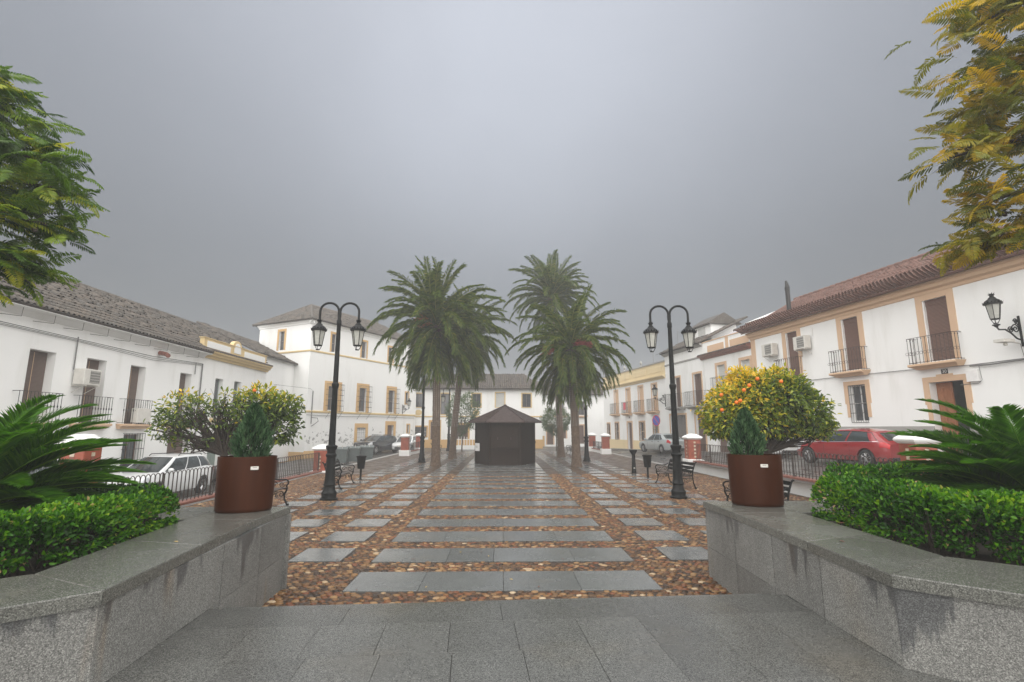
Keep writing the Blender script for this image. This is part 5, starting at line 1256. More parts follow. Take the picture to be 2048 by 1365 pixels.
rf = MB(); rf.poly([(5.1, -.3, 7.75), (10.1, -.3, 7.75), (10.1, -2.5, 8.7), (5.1, -2.5, 8.7)][::-1]); rf.poly([(5.1, -2.5, 8.7), (10.1, -2.5, 8.7), (10.1, -5.5, 7.5), (5.1, -5.5, 7.5)][::-1]); rf.poly([(10.1, -.3, 7.7), (10.1, -2.5, 8.7), (10.1, -5.5, 7.5), (10.1, -5.5, 6.9), (10.1, -.3, 6.9)][::-1]); rf.build('roof', plain('pale_sheet_roof', (.46, .44, .46), .6, var=.08), h)
rt = MB(); rt.tube([(5.0, -2.5, 8.74), (10.15, -2.5, 8.74)], .10, 6); rt.build('ridge_tiles', m_tile_old, h)
pb = MB(); pb.box(10.3, 13.6, -8.6, -6.0, 8.0, 10.1); pb.build('stair_tower', m_cream, h); MB().poly([(10.1, -5.9, 10.1), (13.8, -5.9, 10.1), (12, -7.3, 10.75)]).build('tower_roof', m_white_trim, h); m = MB(); m._a([(10.1, -5.9, 10.101), (13.8, -5.9, 10.101), (13.8, -8.7, 10.101), (10.1, -8.7, 10.101), (12, -7.3, 10.75)], [(0, 4, 1), (1, 4, 2), (2, 4, 3), (3, 4, 0)]); m.build('tower_roof', m_white_trim, h)

h = house('white house with two tall balcony doors and a dormer, behind the right lamp', PR, AR, True)
q1, q2 = (13.38, 14.18, 3.6, 5.76, .15), (10.5, 11.55, 3.6, 5.76, .15); g1, g2_ = (12.85, 15.15, .3, 3.0, .25), (10.4, 11.55, .3, 3.0, .2)
shell('wall', h, 10.14, 15.6, -.5, 7.75, [q1, q2, g1, g2_], m_white, 8)
for o in (q1, q2): door(h, o, m_doorbrown, .12, 3, 2); surround(h, o, .12, m_tan, False, .14); balcony(h, (o[0] + o[1]) / 2, 2.0, 3.55, .5, 1.0, 'plain', m_grey_dado, .12, single=True)
door(h, g1, m_greydoor, .2, 4, 3); surround(h, g1, .14, m_tan, False, .14); door(h, g2_, m_doorbrown, .18, 3, 2); surround(h, g2_, .14, m_tan, False, .14)
mould(h, [(0, 6.78), (.05, 6.8), (.06, 6.9), (0, 6.92)], 10.14, 15.6, m_grey_dado, 'string_course'); mould(h, [(0, 7.55), (.2, 7.66), (.24, 7.75), (0, 7.76)], 10.14, 15.7, m_grey_dado)
tile_roof(h, (10.14, .35, 7.78), (1, 0, 0), (0, -4, 2.0), 26, 11, 5.6 / 26, math.hypot(4, 2) / 11, m_tile_old, 0, far=True)
m = MB(); m.box(10.9, 13.3, -3.2, -1.2, 8.2, 9.35); dm = m.build('dormer', m_white, h); MB().box(11.6, 12.5, -1.2, -1.17, 8.55, 9.2).build('dormer_window', m_blind_white, dm)
m = MB(); m.yz([(-.95, 9.32), (-.95, 9.40), (-2.2, 10.15), (-3.5, 9.40), (-3.5, 9.32)], 10.7, 13.5); m.build('dormer_roof', m_tile_old, dm)
m = MB(); m.tube([(15.3, -.1, 7.9), (15.3, .5, 7.8), (15.9, .6, 7.75)], .02, 4); m.build('gutter_spout', m_cable, h)

h = house('white house with a cream parapet, three balconies and a cream painted base', PR, AR, True)
V1, V2, V3, V4 = (17.15, 18.05, 3.42, 5.58, .15), (19.75, 20.65, 3.42, 5.6, .15), (22.45, 23.35, 3.42, 5.6, .15), (25.3, 26.2, 3.42, 5.6, .15)
F1, F2, FD, F3, F4 = (17.2, 18.05, 1.0, 2.4, .15), (19.7, 20.7, 1.0, 2.55, .15), (22.3, 23.3, .2, 2.55, .2), (25.35, 26.2, 1.0, 2.55, .15), (27.6, 28.3, 1.0, 2.5, .15)
shell('wall', h, 15.62, 29.2, -.5, 6.0, [V1, V2, V3, V4, F1, F2, FD, F3, F4], m_white, 8)
for o in (V1, V2, V3, V4): door(h, o, m_tan, .1, 3, 2); surround(h, o, .12, m_tan, False, .14); balcony(h, (o[0] + o[1]) / 2, 1.55, 3.4, .38, 1.0, 'plain', m_tan, .11, single=True)
MB().box(22.6, 23.1, .42, .43, 3.7, 4.35).build('banner', m_poster, h)
for o in (F1, F2, F3, F4): window(h, o, .12, m_tan, 2, 2); surround(h, o, .14, m_tan, False, .14); grille(h, o, .06, 6, 4, m_iron_rust)
door(h, FD, m_doorbrown, .18, 3, 2); surround(h, FD, .14, m_tan, False, .16); MB().box(22.7, 22.9, 0, .015, 2.95, 3.1).build('number_tile', m_number, h)
dd_ = MB(); dd_.box(15.63, FD[0] - .15, 0, .02, -.5, 1.0); dd_.box(FD[1] + .15, 29.2, 0, .02, -.5, 1.0); dd_.build('dado', m_cream, h)
mould(h, [(0, 5.9), (.06, 5.92), (.10, 6.02), (.24, 6.08), (.26, 6.16), (0, 6.2)], 15.62, 29.2, m_cream)
pw = MB().box(15.63, 29.2, -.26, -.0, 6.2, 7.22).build('parapet', m_cream, h)
for xa, xb in ((16.2, 18.6), (19.0, 21.6), (22.2, 25), (25.6, 28.6)): MB().bbox(xa, xb, 0, .03, 6.5, 6.95, .02).build('panel', m_cream, pw)
MB().box(15.6, 29.25, -.32, .06, 7.221, 7.32).build('parapet_coping', m_grey_dado, pw)
for x in (20.2, 23.8): m = MB(); m.lathe([(.06, 0), (.10, .04), (.04, .12), (.12, .26), (.13, .36), (.05, .48), (.0, .55)], 8, (x, -.13, 7.32)); m.build('finial', m_grey_dado, pw)
m = MB(); m._a([(21.5, -3, 7.0), (26.5, -3, 7.0), (26.5, -7, 7.0), (21.5, -7, 7.0), (24, -5, 8.7)], [(0, 4, 1), (1, 4, 2), (2, 4, 3), (3, 4, 0)]); m.build('attic_roof', m_white_trim, h)
m = MB(); m.tube([(22.6, -2.5, 7), (22.6, -2.5, 11.2)], .022, 5); m.tube([(22.6, -2.5, 11.0), (22.3, -2.0, 11.05)], .012, 4); m.box(22.35, 22.85, -2.6, -2.4, 11.0, 11.15); m.build('antenna', m_cable, h)
m = MB(); m.tube([(17.0, -2, 7), (17.0, -2, 10.1)], .02, 5)
for k in range(5): m.tube([(16.6, -2, 9.3 + k * .15), (17.4, -2, 9.3 + k * .15)], .008, 3)
m.build('antenna', m_cable, h)
wall_lamp('ornate wall lantern on the white house with the cream parapet', PR, AR, True, 15.8, 4.25, .85, 1.15)

h = thing('house', 'pale house almost lost in fog behind the low street tree', 'house', (0, 60, 0), R(180))
ops = [(-4.2, -3.3, 3.6, 5.2), (-7.2, -6.3, 3.6, 5.2), (-9.6, -8.8, 3.6, 5.2)]; gr = [(-4.1, -3.4, .3, 2.4), (-5.9, -5.2, 0.2, 2.4), (-7.4, -6.6, .9, 2.3), (-9.5, -8.7, .3, 2.4)]
shell('wall', h, -12, -3.0, -.6, 6.0, ops + gr, m_white, 7)
for o in ops: window(h, o, .12, m_doorbrown); balcony(h, (o[0] + o[1]) / 2, 1.4, 3.5, .35, 1.0, 'plain', single=True)
for o in gr: door(h, o, m_doorbrown, .12, 3); surround(h, o, .14, m_tan, False, .14)
MB().box(-4.9, -3.0, 0, .02, -.6, 1.2).build('dado', m_ochre, h)
tile_roof(h, (-2.8, .4, 5.95), (-1, 0, 0), (0, -3.8, 1.9), 40, 11, 9.4 / 40, math.hypot(3.8, 1.9) / 11, m_tile_old, 0, far=True)
# low white gate before the end house
t = thing('fence', 'low white fence and gate before the house with orange discs', 'fence', (-3.3, 50.6, 0))
MB().box(-1.6, 1.9, -.08, .08, 0, .42).build('plinth', m_white, t)
for k in range(13): x = -1.5 + k * .27; m = MB(); m.box(x - .03, x + .03, -.03, .03, .42, 1.15 + .12 * math.sin(k * math.pi / 6)); m.build('picket', m_white_trim, t)
MB().box(-1.6, 1.9, -.045, -.031, .95, 1.02).build('rail', m_white_trim, t)
# ------------------------------------------------------------------ parapets, railings and piers
def pier(label, loc, z_red0, hgt=.95, w_=.60, plinth=True, strips=True, grp=None):
    t = thing('gate_pier', label, 'pier', loc, group=grp); z0 = z_red0; z1 = z0 + hgt; hw = w_ / 2
    if plinth: MB().bbox(-hw - .10, hw + .10, -hw - .10, hw + .10, -.9, z0, .02).build('plinth', m_white, t)
    MB().bbox(-hw, hw, -hw, hw, z0, z1, .012).build('shaft', m_red_brick, t)
    if strips:
        for (ax, sg) in (('y', -1), ('x', 1), ('x', -1)):
            for off in (0,):
                n = int((hgt - .16) / .085)
                for k in range(n):
                    za = z0 + .08 + k * .085
                    m = MB()
                    if ax == 'y': m.box(off - .045, off + .045, -hw - .008, -hw, za, za + .078)
                    else: m.box(sg * hw if sg > 0 else -hw - .008, hw + .008 if sg > 0 else -hw, off - .045, off + .045, za, za + .078)
                    m.build('ornament_tile', m_tilestrip if k % 2 == 0 else m_coping_red, t)
    c = MB(); q = w_ / 2 * math.sqrt(2)
    c.lathe([(q * 1.02, 0), (q * 1.22, .05), (q * 1.28, .09), (q * 1.20, .13), (q * 1.0, .17), (q * .72, .21), (q * .66, .22), (q * .66, .245), (q * .5, .26), (.02, .275)], 4, (0, 0, z1), rot=math.pi / 4)
    c.build('cap', m_white, t); return t
pier('red pier with cream tile strips and white cap, beside the near grey-green car', (-8.74, 10.98, 0), .0, 1.62, .47, False)
pier('red pier with white cap at the end of the railing before the grey containers', (-8.5, 24.75, 0), .08, .92, .60)
pier('small red pier on a white plinth standing before the white car by the three-storey house', (-7.35, 39.4, 0), .42, .95, .56, strips=False)
pier('far red pier on a white plinth near the house with orange discs', (-7.1, 44.6, 0), .42, .95, .56, strips=False)
pier('red brick pier with a broad white cap beside the rear of the red car', (9.5, 11.7, 0), .55, 1.12, .50)
pier('red pier with white cap at the end of the railing by the silver car', (9.35, 25.35, 0), .55, .94, .60)
pier('small red pier on a white plinth before the cream-based house', (8.35, 41.8, 0), .42, .95, .56, strips=False)
pier('far red pier on a white plinth beyond the cream-based house front', (8.2, 47.2, 0), .42, .95, .56, strips=False)

def hoop_me(p, hgt):
    m = MB(); r_ = .011; w_ = p
    m.tube([(0, 0, .0), (0, 0, hgt - w_ / 2)] + [(w_ / 2 - w_ / 2 * math.cos(t), 0, hgt - w_ / 2 + w_ / 2 * math.sin(t)) for t in np.linspace(.3, math.pi - .3, 6)] + [(w_, 0, hgt - w_ / 2), (w_, 0, .10), (w_ * 1.06, 0, .05), (w_ * 1.22, 0, .015)], r_, 5)
    return m.mesh('baluster', m_iron_rust)
def railing(label, P, Q, z0, hgt, pitch, wall_z, style='hoop', grp=None, solo=True):
    dx, dy = Q[0] - P[0], Q[1] - P[1]; L = math.hypot(dx, dy)
    t = thing('railing', label, 'railing', (P[0], P[1], 0), math.atan2(dy, dx), grp)
    MB().box(0, L, -.13, .13, -1.1, z0 - .062).build('wall', m_white, t)
    n = max(1, int(L / .3))
    for k in range(n): a, b = L * k / n, L * (k + 1) / n; MB().bbox(a + .003, b - .003, -.17, .17, z0 - .06, z0 + random.uniform(-.003, .003), .01).build('coping_tile', m_coping_red, t)
    rl = MB(); rl.box(0, L, -.016, .016, z0 + .09, z0 + .105) if style == 'hoop' else rl.box(0, L, -.02, .02, z0 + hgt - .02, z0 + hgt)
    for k in range(int(L / 2.2) + 1): x = min(L - .02, .1 + k * 2.2); rl.tube([(x, 0, z0), (x, 0, z0 + hgt * .98)], .02, 6); rl.lathe([(.05, 0), (.05, .02), (.025, .05)], 8, (x, 0, z0))
    if style == 'hoop': rl.box(0, L, -.012, .012, z0 + hgt - .01, z0 + hgt + .006) if False else None
    fr = rl.build('rail', m_iron_rust, t)
    me = hoop_me(pitch * .92, hgt) if style == 'hoop' else MB().tube([(0, 0, 0), (0, 0, hgt - .02)], .010, 5).mesh('baluster', m_iron)
    for k in range(int(L / pitch) - 0): link('baluster', me, fr, (k * pitch + .02, 0, z0))
    return t
railing('brown iron hooped railing on red coping before the white car', (-8.5, 24.4), (-8.5, 11.25), .10, .82, .175, .1)
railing('brown iron hooped railing on a white wall before the red car', (9.35, 12.1), (9.35, 25.0), .50, .80, .175, .5)
railing('far dark railing between the piers near the house with orange discs', (-7.32, 39.8), (-7.1, 44.3), .30, .62, .16, .3, 'bar')
railing('far dark railing between the piers beside the cream-based house', (8.33, 42.2), (8.22, 46.9), .30, .62, .16, .3, 'bar')

# ------------------------------------------------------------------ lamp posts
def lamp_post(label, loc, rz=0.0, grp=None):
    t = thing('lamp_post', label, 'street lamp', loc, rz, grp)
    b = MB(); b.lathe([(.25, 0), (.25, .05), (.215, .06), (.20, .09), (.215, .20), (.20, .22), (.165, .27), (.15, .38), (.175, .42), (.155, .46), (.14, .55), (.125, .95), (.125, 1.18), (.15, 1.21), (.155, 1.26), (.12, 1.30), (.12, 1.38), (.155, 1.43), (.165, 1.50), (.12, 1.53)], 20)
    b.build('base', m_post, t, smooth=35)
    s_ = MB(); s_.lathe([(.098, 1.53), (.088, 2.2), (.078, 3.15), (.088, 3.18), (.105, 3.24), (.105, 3.30), (.075, 3.34), (.068, 4.2), (.058, 5.05), (.072, 5.08), (.072, 5.20), (.05, 5.24), (.048, 5.42)], 16); s_.build('shaft', m_post, t, smooth=35)
    for sg in (-1, 1):
        a = MB(); pts_ = [(sg * (.02), 0, 5.30), (sg * .025, 0, 5.42)] + [(sg * (.30 - .28 * math.cos(th)), 0, 5.48 + .27 * math.sin(th)) for th in np.linspace(.0, math.pi, 12)] + [(sg * .58, 0, 5.25)]
        a.tube(pts_, .036, 8); a.lathe([(.05, 0), (.055, .02), (.03, .06)], 10, (sg * .58, 0, 5.20)); a.build('arm', m_post, t, smooth=40)
        lantern(t, 5.23, sg * .58, 0, 1.12)
    return t
lp = lamp_post('black double-arm lamp post in front of the three-storey house and a bench', (-4.93, 15.1, .01), R(1.5))
dup(lp, 'black double-arm lamp post in front of the white houses with balconies', (5.15, 15.3, .01), R(-2))
dup(lp, 'double-arm lamp post beside the fruiting date palm', (-4.85, 31.5, .01), R(2)); dup(lp, 'double-arm lamp post behind the short palm with red fruit', (5.25, 32.3, .01), R(0))
dup(lp, 'farthest double-arm lamp post near the clipped street tree with orange discs behind', (-4.9, 47.4, .01), R(3)); dup(lp, 'farthest double-arm lamp post near the low street tree', (5.2, 46.6, .01), R(0))

# ------------------------------------------------------------------ benches: cast-iron ends with timber slats
def scroll(cx, cz, r0, turns, start, sg=1, n=18): return [(cx + sg * r0 * (1 - .75 * k / n) * math.cos(start + turns * 2 * math.pi * k / n), cz + r0 * (1 - .75 * k / n) * math.sin(start + turns * 2 * math.pi * k / n)) for k in range(n + 1)]
def bench(label, loc, rz, L=1.95, grp=None):
    t = thing('bench', label, 'bench', loc, rz, grp)      # faces local +y
    for x in (-L / 2, L / 2):
        m = MB(); tb = lambda pts, r_: m.tube([(x, y, z) for y, z in pts], r_, 6)
        tb([(-.30, .0), (-.27, .05), (-.22, .18), (-.20, .34), (-.19, .43), (-.22, .60), (-.30, .82), (-.34, .87), (-.37, .86)], .022)
        tb([(.30, 0), (.27, .05), (.21, .16), (.20, .28), (.25, .38), (.26, .43), (.25, .50), (.29, .56), (.28, .62), (.22, .655), (.05, .65), (-.10, .655), (-.21, .70)], .022)
        tb([(-.20, .42), (.25, .42)], .02); tb([(-.21, .30), (-.10, .36), (.02, .33), (.12, .36), (.21, .28)], .014)
        for q in (scroll(-.08, .53, .085, 1.1, 0), scroll(.12, .53, .085, 1.1, math.pi, -1), scroll(-.10, .27, .06, 1, .5), scroll(.11, .27, .06, 1, 2.6, -1), scroll(0.01, .24, .05, .9, 1.5)): tb(q, .011)
        for y in (-.30, .30): m.ball((x, y, .022), (.035, .05, .024), 8, 5)
        m.build('bench_end', m_post, t, smooth=50)
    sm_ = MB().bbox(-L / 2 + .01, L / 2 - .01, -.036, .036, -.012, .014, .006).mesh('slat', m_slat)
    for k in range(5): link('slat', sm_, t, (0, -.16 + k * .095, .445 - .012 * (k in (1, 2, 3))))
    bm = MB().bbox(-L / 2 + .01, L / 2 - .01, -.012, .012, -.045, .045, .006).mesh('back_slat', m_post)
    for k in range(3): z = .55 + k * .125; link('back_slat', bm, t, (0, -.205 - (z - .5) * .27, z), (R(-16), 0, 0))
    m = MB(); m.tube([(-L / 2, 0, .30), (L / 2, 0, .30)], .012, 6); m.build('tie_rod', m_post, t)
    return t
m_slat = wood('bench_slat', (.055, .040, .032), (1.2, 14, 14), .4)
be = bench('cast-iron bench behind the lamp post before the three-storey house', (-5.72, 18.55, .02), R(-86))
dup(be, 'cast-iron bench half hidden behind the pot under the sparse orange tree', (-5.95, 13.05, .02), R(-90)); dup(be, 'cast-iron bench behind the lamp post near the litter bin and fountain', (6.10, 18.45, .02), R(96))
dup(be, 'cast-iron bench hidden behind the pot under the dense orange tree', (5.98, 12.35, .02), R(93)); dup(be, 'distant bench between the palms and the far railing of the three-storey house', (-5.3, 42.0, .02), R(-90)); dup(be, 'distant bench beside the tall palm and the far railing', (5.5, 41.2, .02), R(90))

# litter bins and drinking fountain
def bin_(label, loc, grp):
    t = thing('litter_bin', label, 'litter bin', loc, 0, grp)
    m = MB(); m.lathe([(.11, 0), (.11, .02), (.05, .03), (.042, .06), (.042, .46)], 12); m.build('post', m_post, t, smooth=40)
    m = MB(); m.lathe([(.125, .44), (.135, .45), (.175, .86), (.20, .90), (.205, .93), (.19, .94), (.175, .93), (.165, .88), (.13, .5)], 20, cap=False); m.lathe([(.125, .44), (.01, .445)], 20, cap=False); m.build('bucket', m_post, t, smooth=35); return t
b1 = bin_('dark litter bin on a post past the bench by the grey containers', (-5.62, 20.9, .0), 'litter bins'); dup(b1, 'dark litter bin on a post between the bench and the drinking fountain', (5.98, 21.4, .0), 0)
t = thing('drinking_fountain', 'dark slender drinking fountain with a flared basin by the litter bin', 'drinking fountain', (6.02, 23.8, .0))
m = MB(); m.lathe([(.16, 0), (.16, .02), (.11, .03), (.105, .10), (.085, .5), (.078, .82)], 14); m.build('column', m_post, t, smooth=40)
m = MB(); m.lathe([(.078, .82), (.10, .87), (.17, .97), (.185, 1.04), (.17, 1.05), (.12, .99), (.01, .97)], 16); m.build('basin', m_post, t, smooth=40); MB().box(-.035, .035, -.105, -.09, .22, .26).build('plate', m_plate, t)

# kiosk
t = thing('kiosk', 'dark brown six-sided wooden kiosk with a pyramid roof, centre of the square', 'kiosk', (.16, 30.2, .018))
Rk, ZE = 1.69, 2.38
hexp = lambda r_: [(r_ * math.cos(math.pi * k / 3), r_ * math.sin(math.pi * k / 3)) for k in range(6)]
m = MB(); nb_ = 17
for k in range(nb_):
    z0, z1 = 2.36 * k / nb_, 2.36 * (k + 1) / nb_; p0, p1 = hexp(Rk - .022), hexp(Rk)
    m.prism(p1, z0 + .008, z1 - .008); m.prism(p0, z1 - .008, z1 + .008 if k < nb_ - 1 else z1)
m.build('board_wall', m_kiosk, t)
ap = Rk * math.sqrt(3) / 2
for k in range(6):
    x, y = hexp(Rk + .02)[k]; MB().lathe([(.05, 0), (.05, 2.36)], 6, (x, y, 0)).build('corner_post', m_kiosk, t)
hm = MB(); hm.bbox(-.72, .72, -ap - .05, -ap - .0, .98, 2.15, .015); hatch = hm.build('hatch', m_kiosk, t)
m = MB(); m.box(-.78, .78, -ap - .14, -ap, .90, .97); m.build('counter', m_kiosk, t)
for x in (-.42, .32): MB().bbox(x - .03, x + .03, -ap - .075, -ap - .05, 1.38, 1.52, .01).build('handle', m_iron_rust, hatch)
m = MB()
for k in range(6):
    a, b = hexp(Rk + .46)[k], hexp(Rk + .46)[(k + 1) % 6]; c, d = hexp(Rk + .42)[k], hexp(Rk + .42)[(k + 1) % 6]
    m.poly([(*a, ZE), (*b, ZE), (0, 0, 3.34)]); m.poly([(*a, ZE), (*a, ZE - .06), (*b, ZE - .06), (*b, ZE)]); m.poly([(*a, ZE - .06), (0, 0, ZE - .02), (*b, ZE - .06)])
rf = m.build('roof', m_kroof, t)
for k in range(6): a = hexp(Rk + .47)[k]; tube_part('roof_rib', [(*a, ZE + .01), (0, 0, 3.35)], .03, m_kroof, rf)
MB().lathe([(.12, 3.30), (.10, 3.37), (.02, 3.41)], 8).build('roof_cap', m_kroof, rf)
# white meter box with a small mark, on the left face
an_ = R(210); fx, fy = math.cos(an_), math.sin(an_); mbx = MB(); mbx.bbox(-.24, .24, -.06, 0, -.22, .22, .01); bx_ = mbx.build('meter_box', m_white_trim, t, loc=(fx * (ap + .0) - .30, fy * (ap + .0) + .48 - .0, .95), rot=(0, 0, R(-60)))
MB().box(-.02, .03, -.064, -.06, -.05, .08).build('mark', m_blackpl, bx_)
MB().ball((Rk + .05, .0, 1.22), .06, 8, 6).build('lock', m_iron, t)

# grey containers, no-parking sign
def container(label, loc, rz, grp):
    t = thing('waste_container', label, 'waste container', loc, rz, grp)
    m = MB(); m._a([(-.40, -.38, .12), (.40, -.38, .12), (.40, .38, .12), (-.40, .38, .12), (-.46, -.46, 1.0), (.46, -.46, 1.0), (.46, .46, 1.0), (-.46, .46, 1.0)], [(0, 3, 2, 1), (4, 5, 6, 7), (0, 1, 5, 4), (1, 2, 6, 5), (2, 3, 7, 6), (3, 0, 4, 7)]); m.build('body', m_cont, t)
    m = MB(); m.yz([(-.50, 1.0), (-.50, 1.05), (-.2, 1.16), (.25, 1.17), (.5, 1.06), (.5, 1.0)], -.49, .49); m.build('lid', m_cont, t)
    for x in (-.35, .35):
        for y in (-.3, .3): m = MB(); m.tube([(x - .02, y, .07), (x + .02, y, .07)], .07, 8); m.build('wheel', m_tyre, t)
    for x in (-.15, .15): m = MB(); m.tube([(x, -.5, 1.1), (x, -.5, 1.28)], .02, 5); m.build('handle', m_plate, t)
    return t
c1 = container('grey wheeled waste container beside the dark parked car', (-9.9, 38.2, z_left(-10, 38.2)), R(15), 'grey waste containers'); 
dup(c1, 'grey wheeled waste container nearest the gate pier end of the row', (-11.1, 36.0, z_left(-11, 36)), R(8)); dup(c1, 'grey wheeled waste container in the middle of the row', (-10.55, 37.1, z_left(-10.6, 37.1)), R(10))
t = thing('road_sign', 'round blue no-parking sign on a pole before the cream-based house', 'road sign', (11.9, 39.6, .38), R(-15))
m = MB(); m.tube([(0, 0, -.1), (0, 0, 2.5)], .03, 8); m.build('pole', m_cable, t)
m = MB(); m.xz([(.30 * math.cos(a), 2.25 + .42 * math.sin(a)) for a in np.linspace(0, 2 * math.pi, 24)[:-1]], -.05, -.035); m.build('disc', m_signblue, t)
m = MB()
for k in range(24):
    a, b = 2 * math.pi * k / 24, 2 * math.pi * (k + 1) / 24; m.poly([(.30 * math.cos(a), -.052, 2.25 + .42 * math.sin(a)), (.30 * math.cos(b), -.052, 2.25 + .42 * math.sin(b)), (.25 * math.cos(b), -.052, 2.25 + .36 * math.sin(b)), (.25 * math.cos(a), -.052, 2.25 + .36 * math.sin(a))])
m.poly([(-.20, -.052, 2.50), (-.16, -.052, 2.54), (.20, -.052, 2.0), (.16, -.052, 1.96)]); m.build('border', m_signred, t)
# ------------------------------------------------------------------ parked cars
def interp(x, pts): return float(np.interp(x, [p[0] for p in pts], [p[1] for p in pts]))
def car(label, loc, head, paint_, L, W, H, wb, fo, rw, top, cab, zb=.22, style='hatch', detail=True, dark_rear=False):
    """top: list of (x, z) for bonnet / belt / deck line; cab: dict of cabin corner points. +x is forward, x=0 mid-length."""
    t = thing('parked_car', label, 'car', loc, R(90 - head)); hw = W / 2; xf = L / 2 - fo; xr = xf - wb
    wid = lambda x: hw * (1 - .20 * max(0, (abs(x) - .72 * L / 2) / (.28 * L / 2)) ** 2.2 - .015)
    Ra = rw + .055
    def sect(x):
        w_ = wid(x); zt = interp(x, top); b = zb + .10 * max(0, (abs(x) - .82 * L / 2) / (.18 * L / 2)) ** 2
        P = [(0, b), (.84 * w_, b), (.965 * w_, b + .05), (w_, b + .20), (w_ * 1.0, b + (zt - b) * .58), (w_ * .985, zt - .11), (w_ * .945, zt - .03), (w_ * .84, zt), (0, zt + .035)]
        for xw in (xf, xr):
            d = abs(x - xw)
            if d < Ra: za = rw + math.sqrt(Ra * Ra - d * d); P = [(y, max(z, min(za, zt - .1)) if i <= 4 else z) for i, (y, z) in enumerate(P)]
        return P
    xs = sorted(set(list(np.linspace(-L / 2, L / 2, 60)) + [xw + s * Ra * q for xw in (xf, xr) for s in (-1, 1) for q in (.3, .6, .8, .9, .97, 1.0, 1.012)]))
    m = MB(); V_ = []
    for x in xs:
        s = sect(x); V_.append([(x, y, z) for y, z in s] + [(x, -y, z) for y, z in s[-2:0:-1]])
    n = len(V_[0]); m._a([q for r_ in V_ for q in r_], [(i * n + k, i * n + (k + 1) % n, (i + 1) * n + (k + 1) % n, (i + 1) * n + k) for i in range(len(xs) - 1) for k in range(n)] + [tuple(range(n)), tuple(range((len(xs) - 1) * n + n - 1, (len(xs) - 1) * n - 1, -1))])
    body = m.build('body', paint_, t, smooth=32)
    MB().box(xr - .5, xf + .5, -hw * .80, hw * .80, zb + .02, zb + .30).build('underbody', m_blackpl, t)
    # cabin: ruled surface between belt line and roof line so that pillars lean naturally
    xc, xd, xwt, xrt, zr, wr = cab['cowl'], cab['tail'], cab['wtop'], cab['rtop'], H, cab.get('wr', .70) * hw
    def belt(s, sg): x = xc + (xd - xc) * s; e = min(1, 1 - .10 * max(0, 1 - s / .12) - .12 * max(0, (s - .88) / .12)); return Vector((x, sg * wid(x) * .93 * e, interp(x, top) - .02))
    def roofc(s, sg): x = xwt + (xrt - xwt) * s; return Vector((x, sg * wr * (1 - .05 * (2 * s - 1) ** 2), zr - .035 - .05 * (2 * s - 1) ** 2 - cab.get('rd', 0.0) * s))
    def side(s, tt, sg): a, b = belt(s, sg), roofc(s, sg); q = a.lerp(b, tt); q.y += sg * .035 * math.sin(math.pi * tt); return q
    rp = MB(); wins = cab['wins']; sl = sorted({0, 1, *[q for w_ in wins for q in w_]}); tl = [0, .05, .88, 1.0]
    for sg in (1, -1):
        for a, b in zip(sl, sl[1:]):
            for c, d in zip(tl, tl[1:]):
                isw = any(abs(a - w_[0]) < 1e-6 for w_ in wins) and c == .05
                fn = lambda u, v: tuple(side(a + (b - a) * u, c + (d - c) * v, sg))
                if isw: g_ = MB(); g_.grid(fn, 5, 4, flip=(sg > 0)); g_.build('side_window', m_carglass, t, smooth=60)
                else: rp.grid(fn, 3, 2, flip=(sg > 0))
    def across(s, fwd, tt, u):
        a, b = side(s, tt, 1), side(s, tt, -1); q = a.lerp(b, u); k = math.sin(math.pi * u) ** .8; q.x += fwd * .16 * k * (1 - .5 * tt); q.z += .03 * k * tt; return q
    g_ = MB(); g_.grid(lambda u, v: tuple(across(0, 1, .04 + .92 * v, .045 + .91 * u)), 10, 5); ws = g_.build('windshield', m_carglass, t, smooth=60)
    rp.grid(lambda u, v: tuple(across(0, 1, v, .045 * u)), 1, 4); rp.grid(lambda u, v: tuple(across(0, 1, v, .955 + .045 * u)), 1, 4); rp.grid(lambda u, v: tuple(across(0, 1, .96 + .04 * v, u)), 10, 1)
    g_ = MB(); g_.grid(lambda u, v: tuple(across(1, -1, .16 + .72 * v, .09 + .82 * u)), 10, 4); g_.build('rear_window', m_carglass, t, smooth=60)
    rp.grid(lambda u, v: tuple(across(1, -1, v, .09 * u)), 1, 4); rp.grid(lambda u, v: tuple(across(1, -1, v, .91 + .09 * u)), 1, 4); rp.grid(lambda u, v: tuple(across(1, -1, .88 + .12 * v, u)), 10, 1); rp.grid(lambda u, v: tuple(across(1, -1, .16 * v, u)), 10, 1)
    def rooff(u, v):
        a, b = side(v, 1, 1), side(v, 1, -1); q = a.lerp(b, u); k = math.sin(math.pi * u) ** .8; q.z += .055 * k * (.55 + .45 * math.sin(math.pi * (.1 + .8 * v))); e = (1 - v) ** 6; f = v ** 6; q.x += .08 * k * e - .08 * k * f; return tuple(q)
    rp.grid(rooff, 10, 10); rp.build('roof', paint_, t, smooth=35)
    # wheels
    ty = MB(); ty.lathe([(rw * .64, -.10), (rw * .92, -.105), (rw, -.07), (rw, .07), (rw * .92, .105), (rw * .64, .10)], 28, cap=False); tme = ty.mesh('tyre', m_tyre, 40)
    ri = MB(); ri.lathe([(rw * .66, -.06), (rw * .66, .095), (rw * .60, .10), (rw * .58, .05)], 28, cap=False); ri.lathe([(rw * .58, .045), (.02, .045)], 24, cap=False, mi=1); ri.lathe([(.06, .04), (.06, .09), (.03, .10), (.005, .10)], 12)
    for k in range(10): a = 2 * math.pi * k / 10 + (.12 if k % 2 else -.12); c, s_ = math.cos(a), math.sin(a); ri.tube([(c * .05, s_ * .05, .085), (c * rw * .60, s_ * rw * .60, .09)], [.022, .016], 5)
    rme = ri.mesh('rim', [m_rim, m_blackpl], 40)
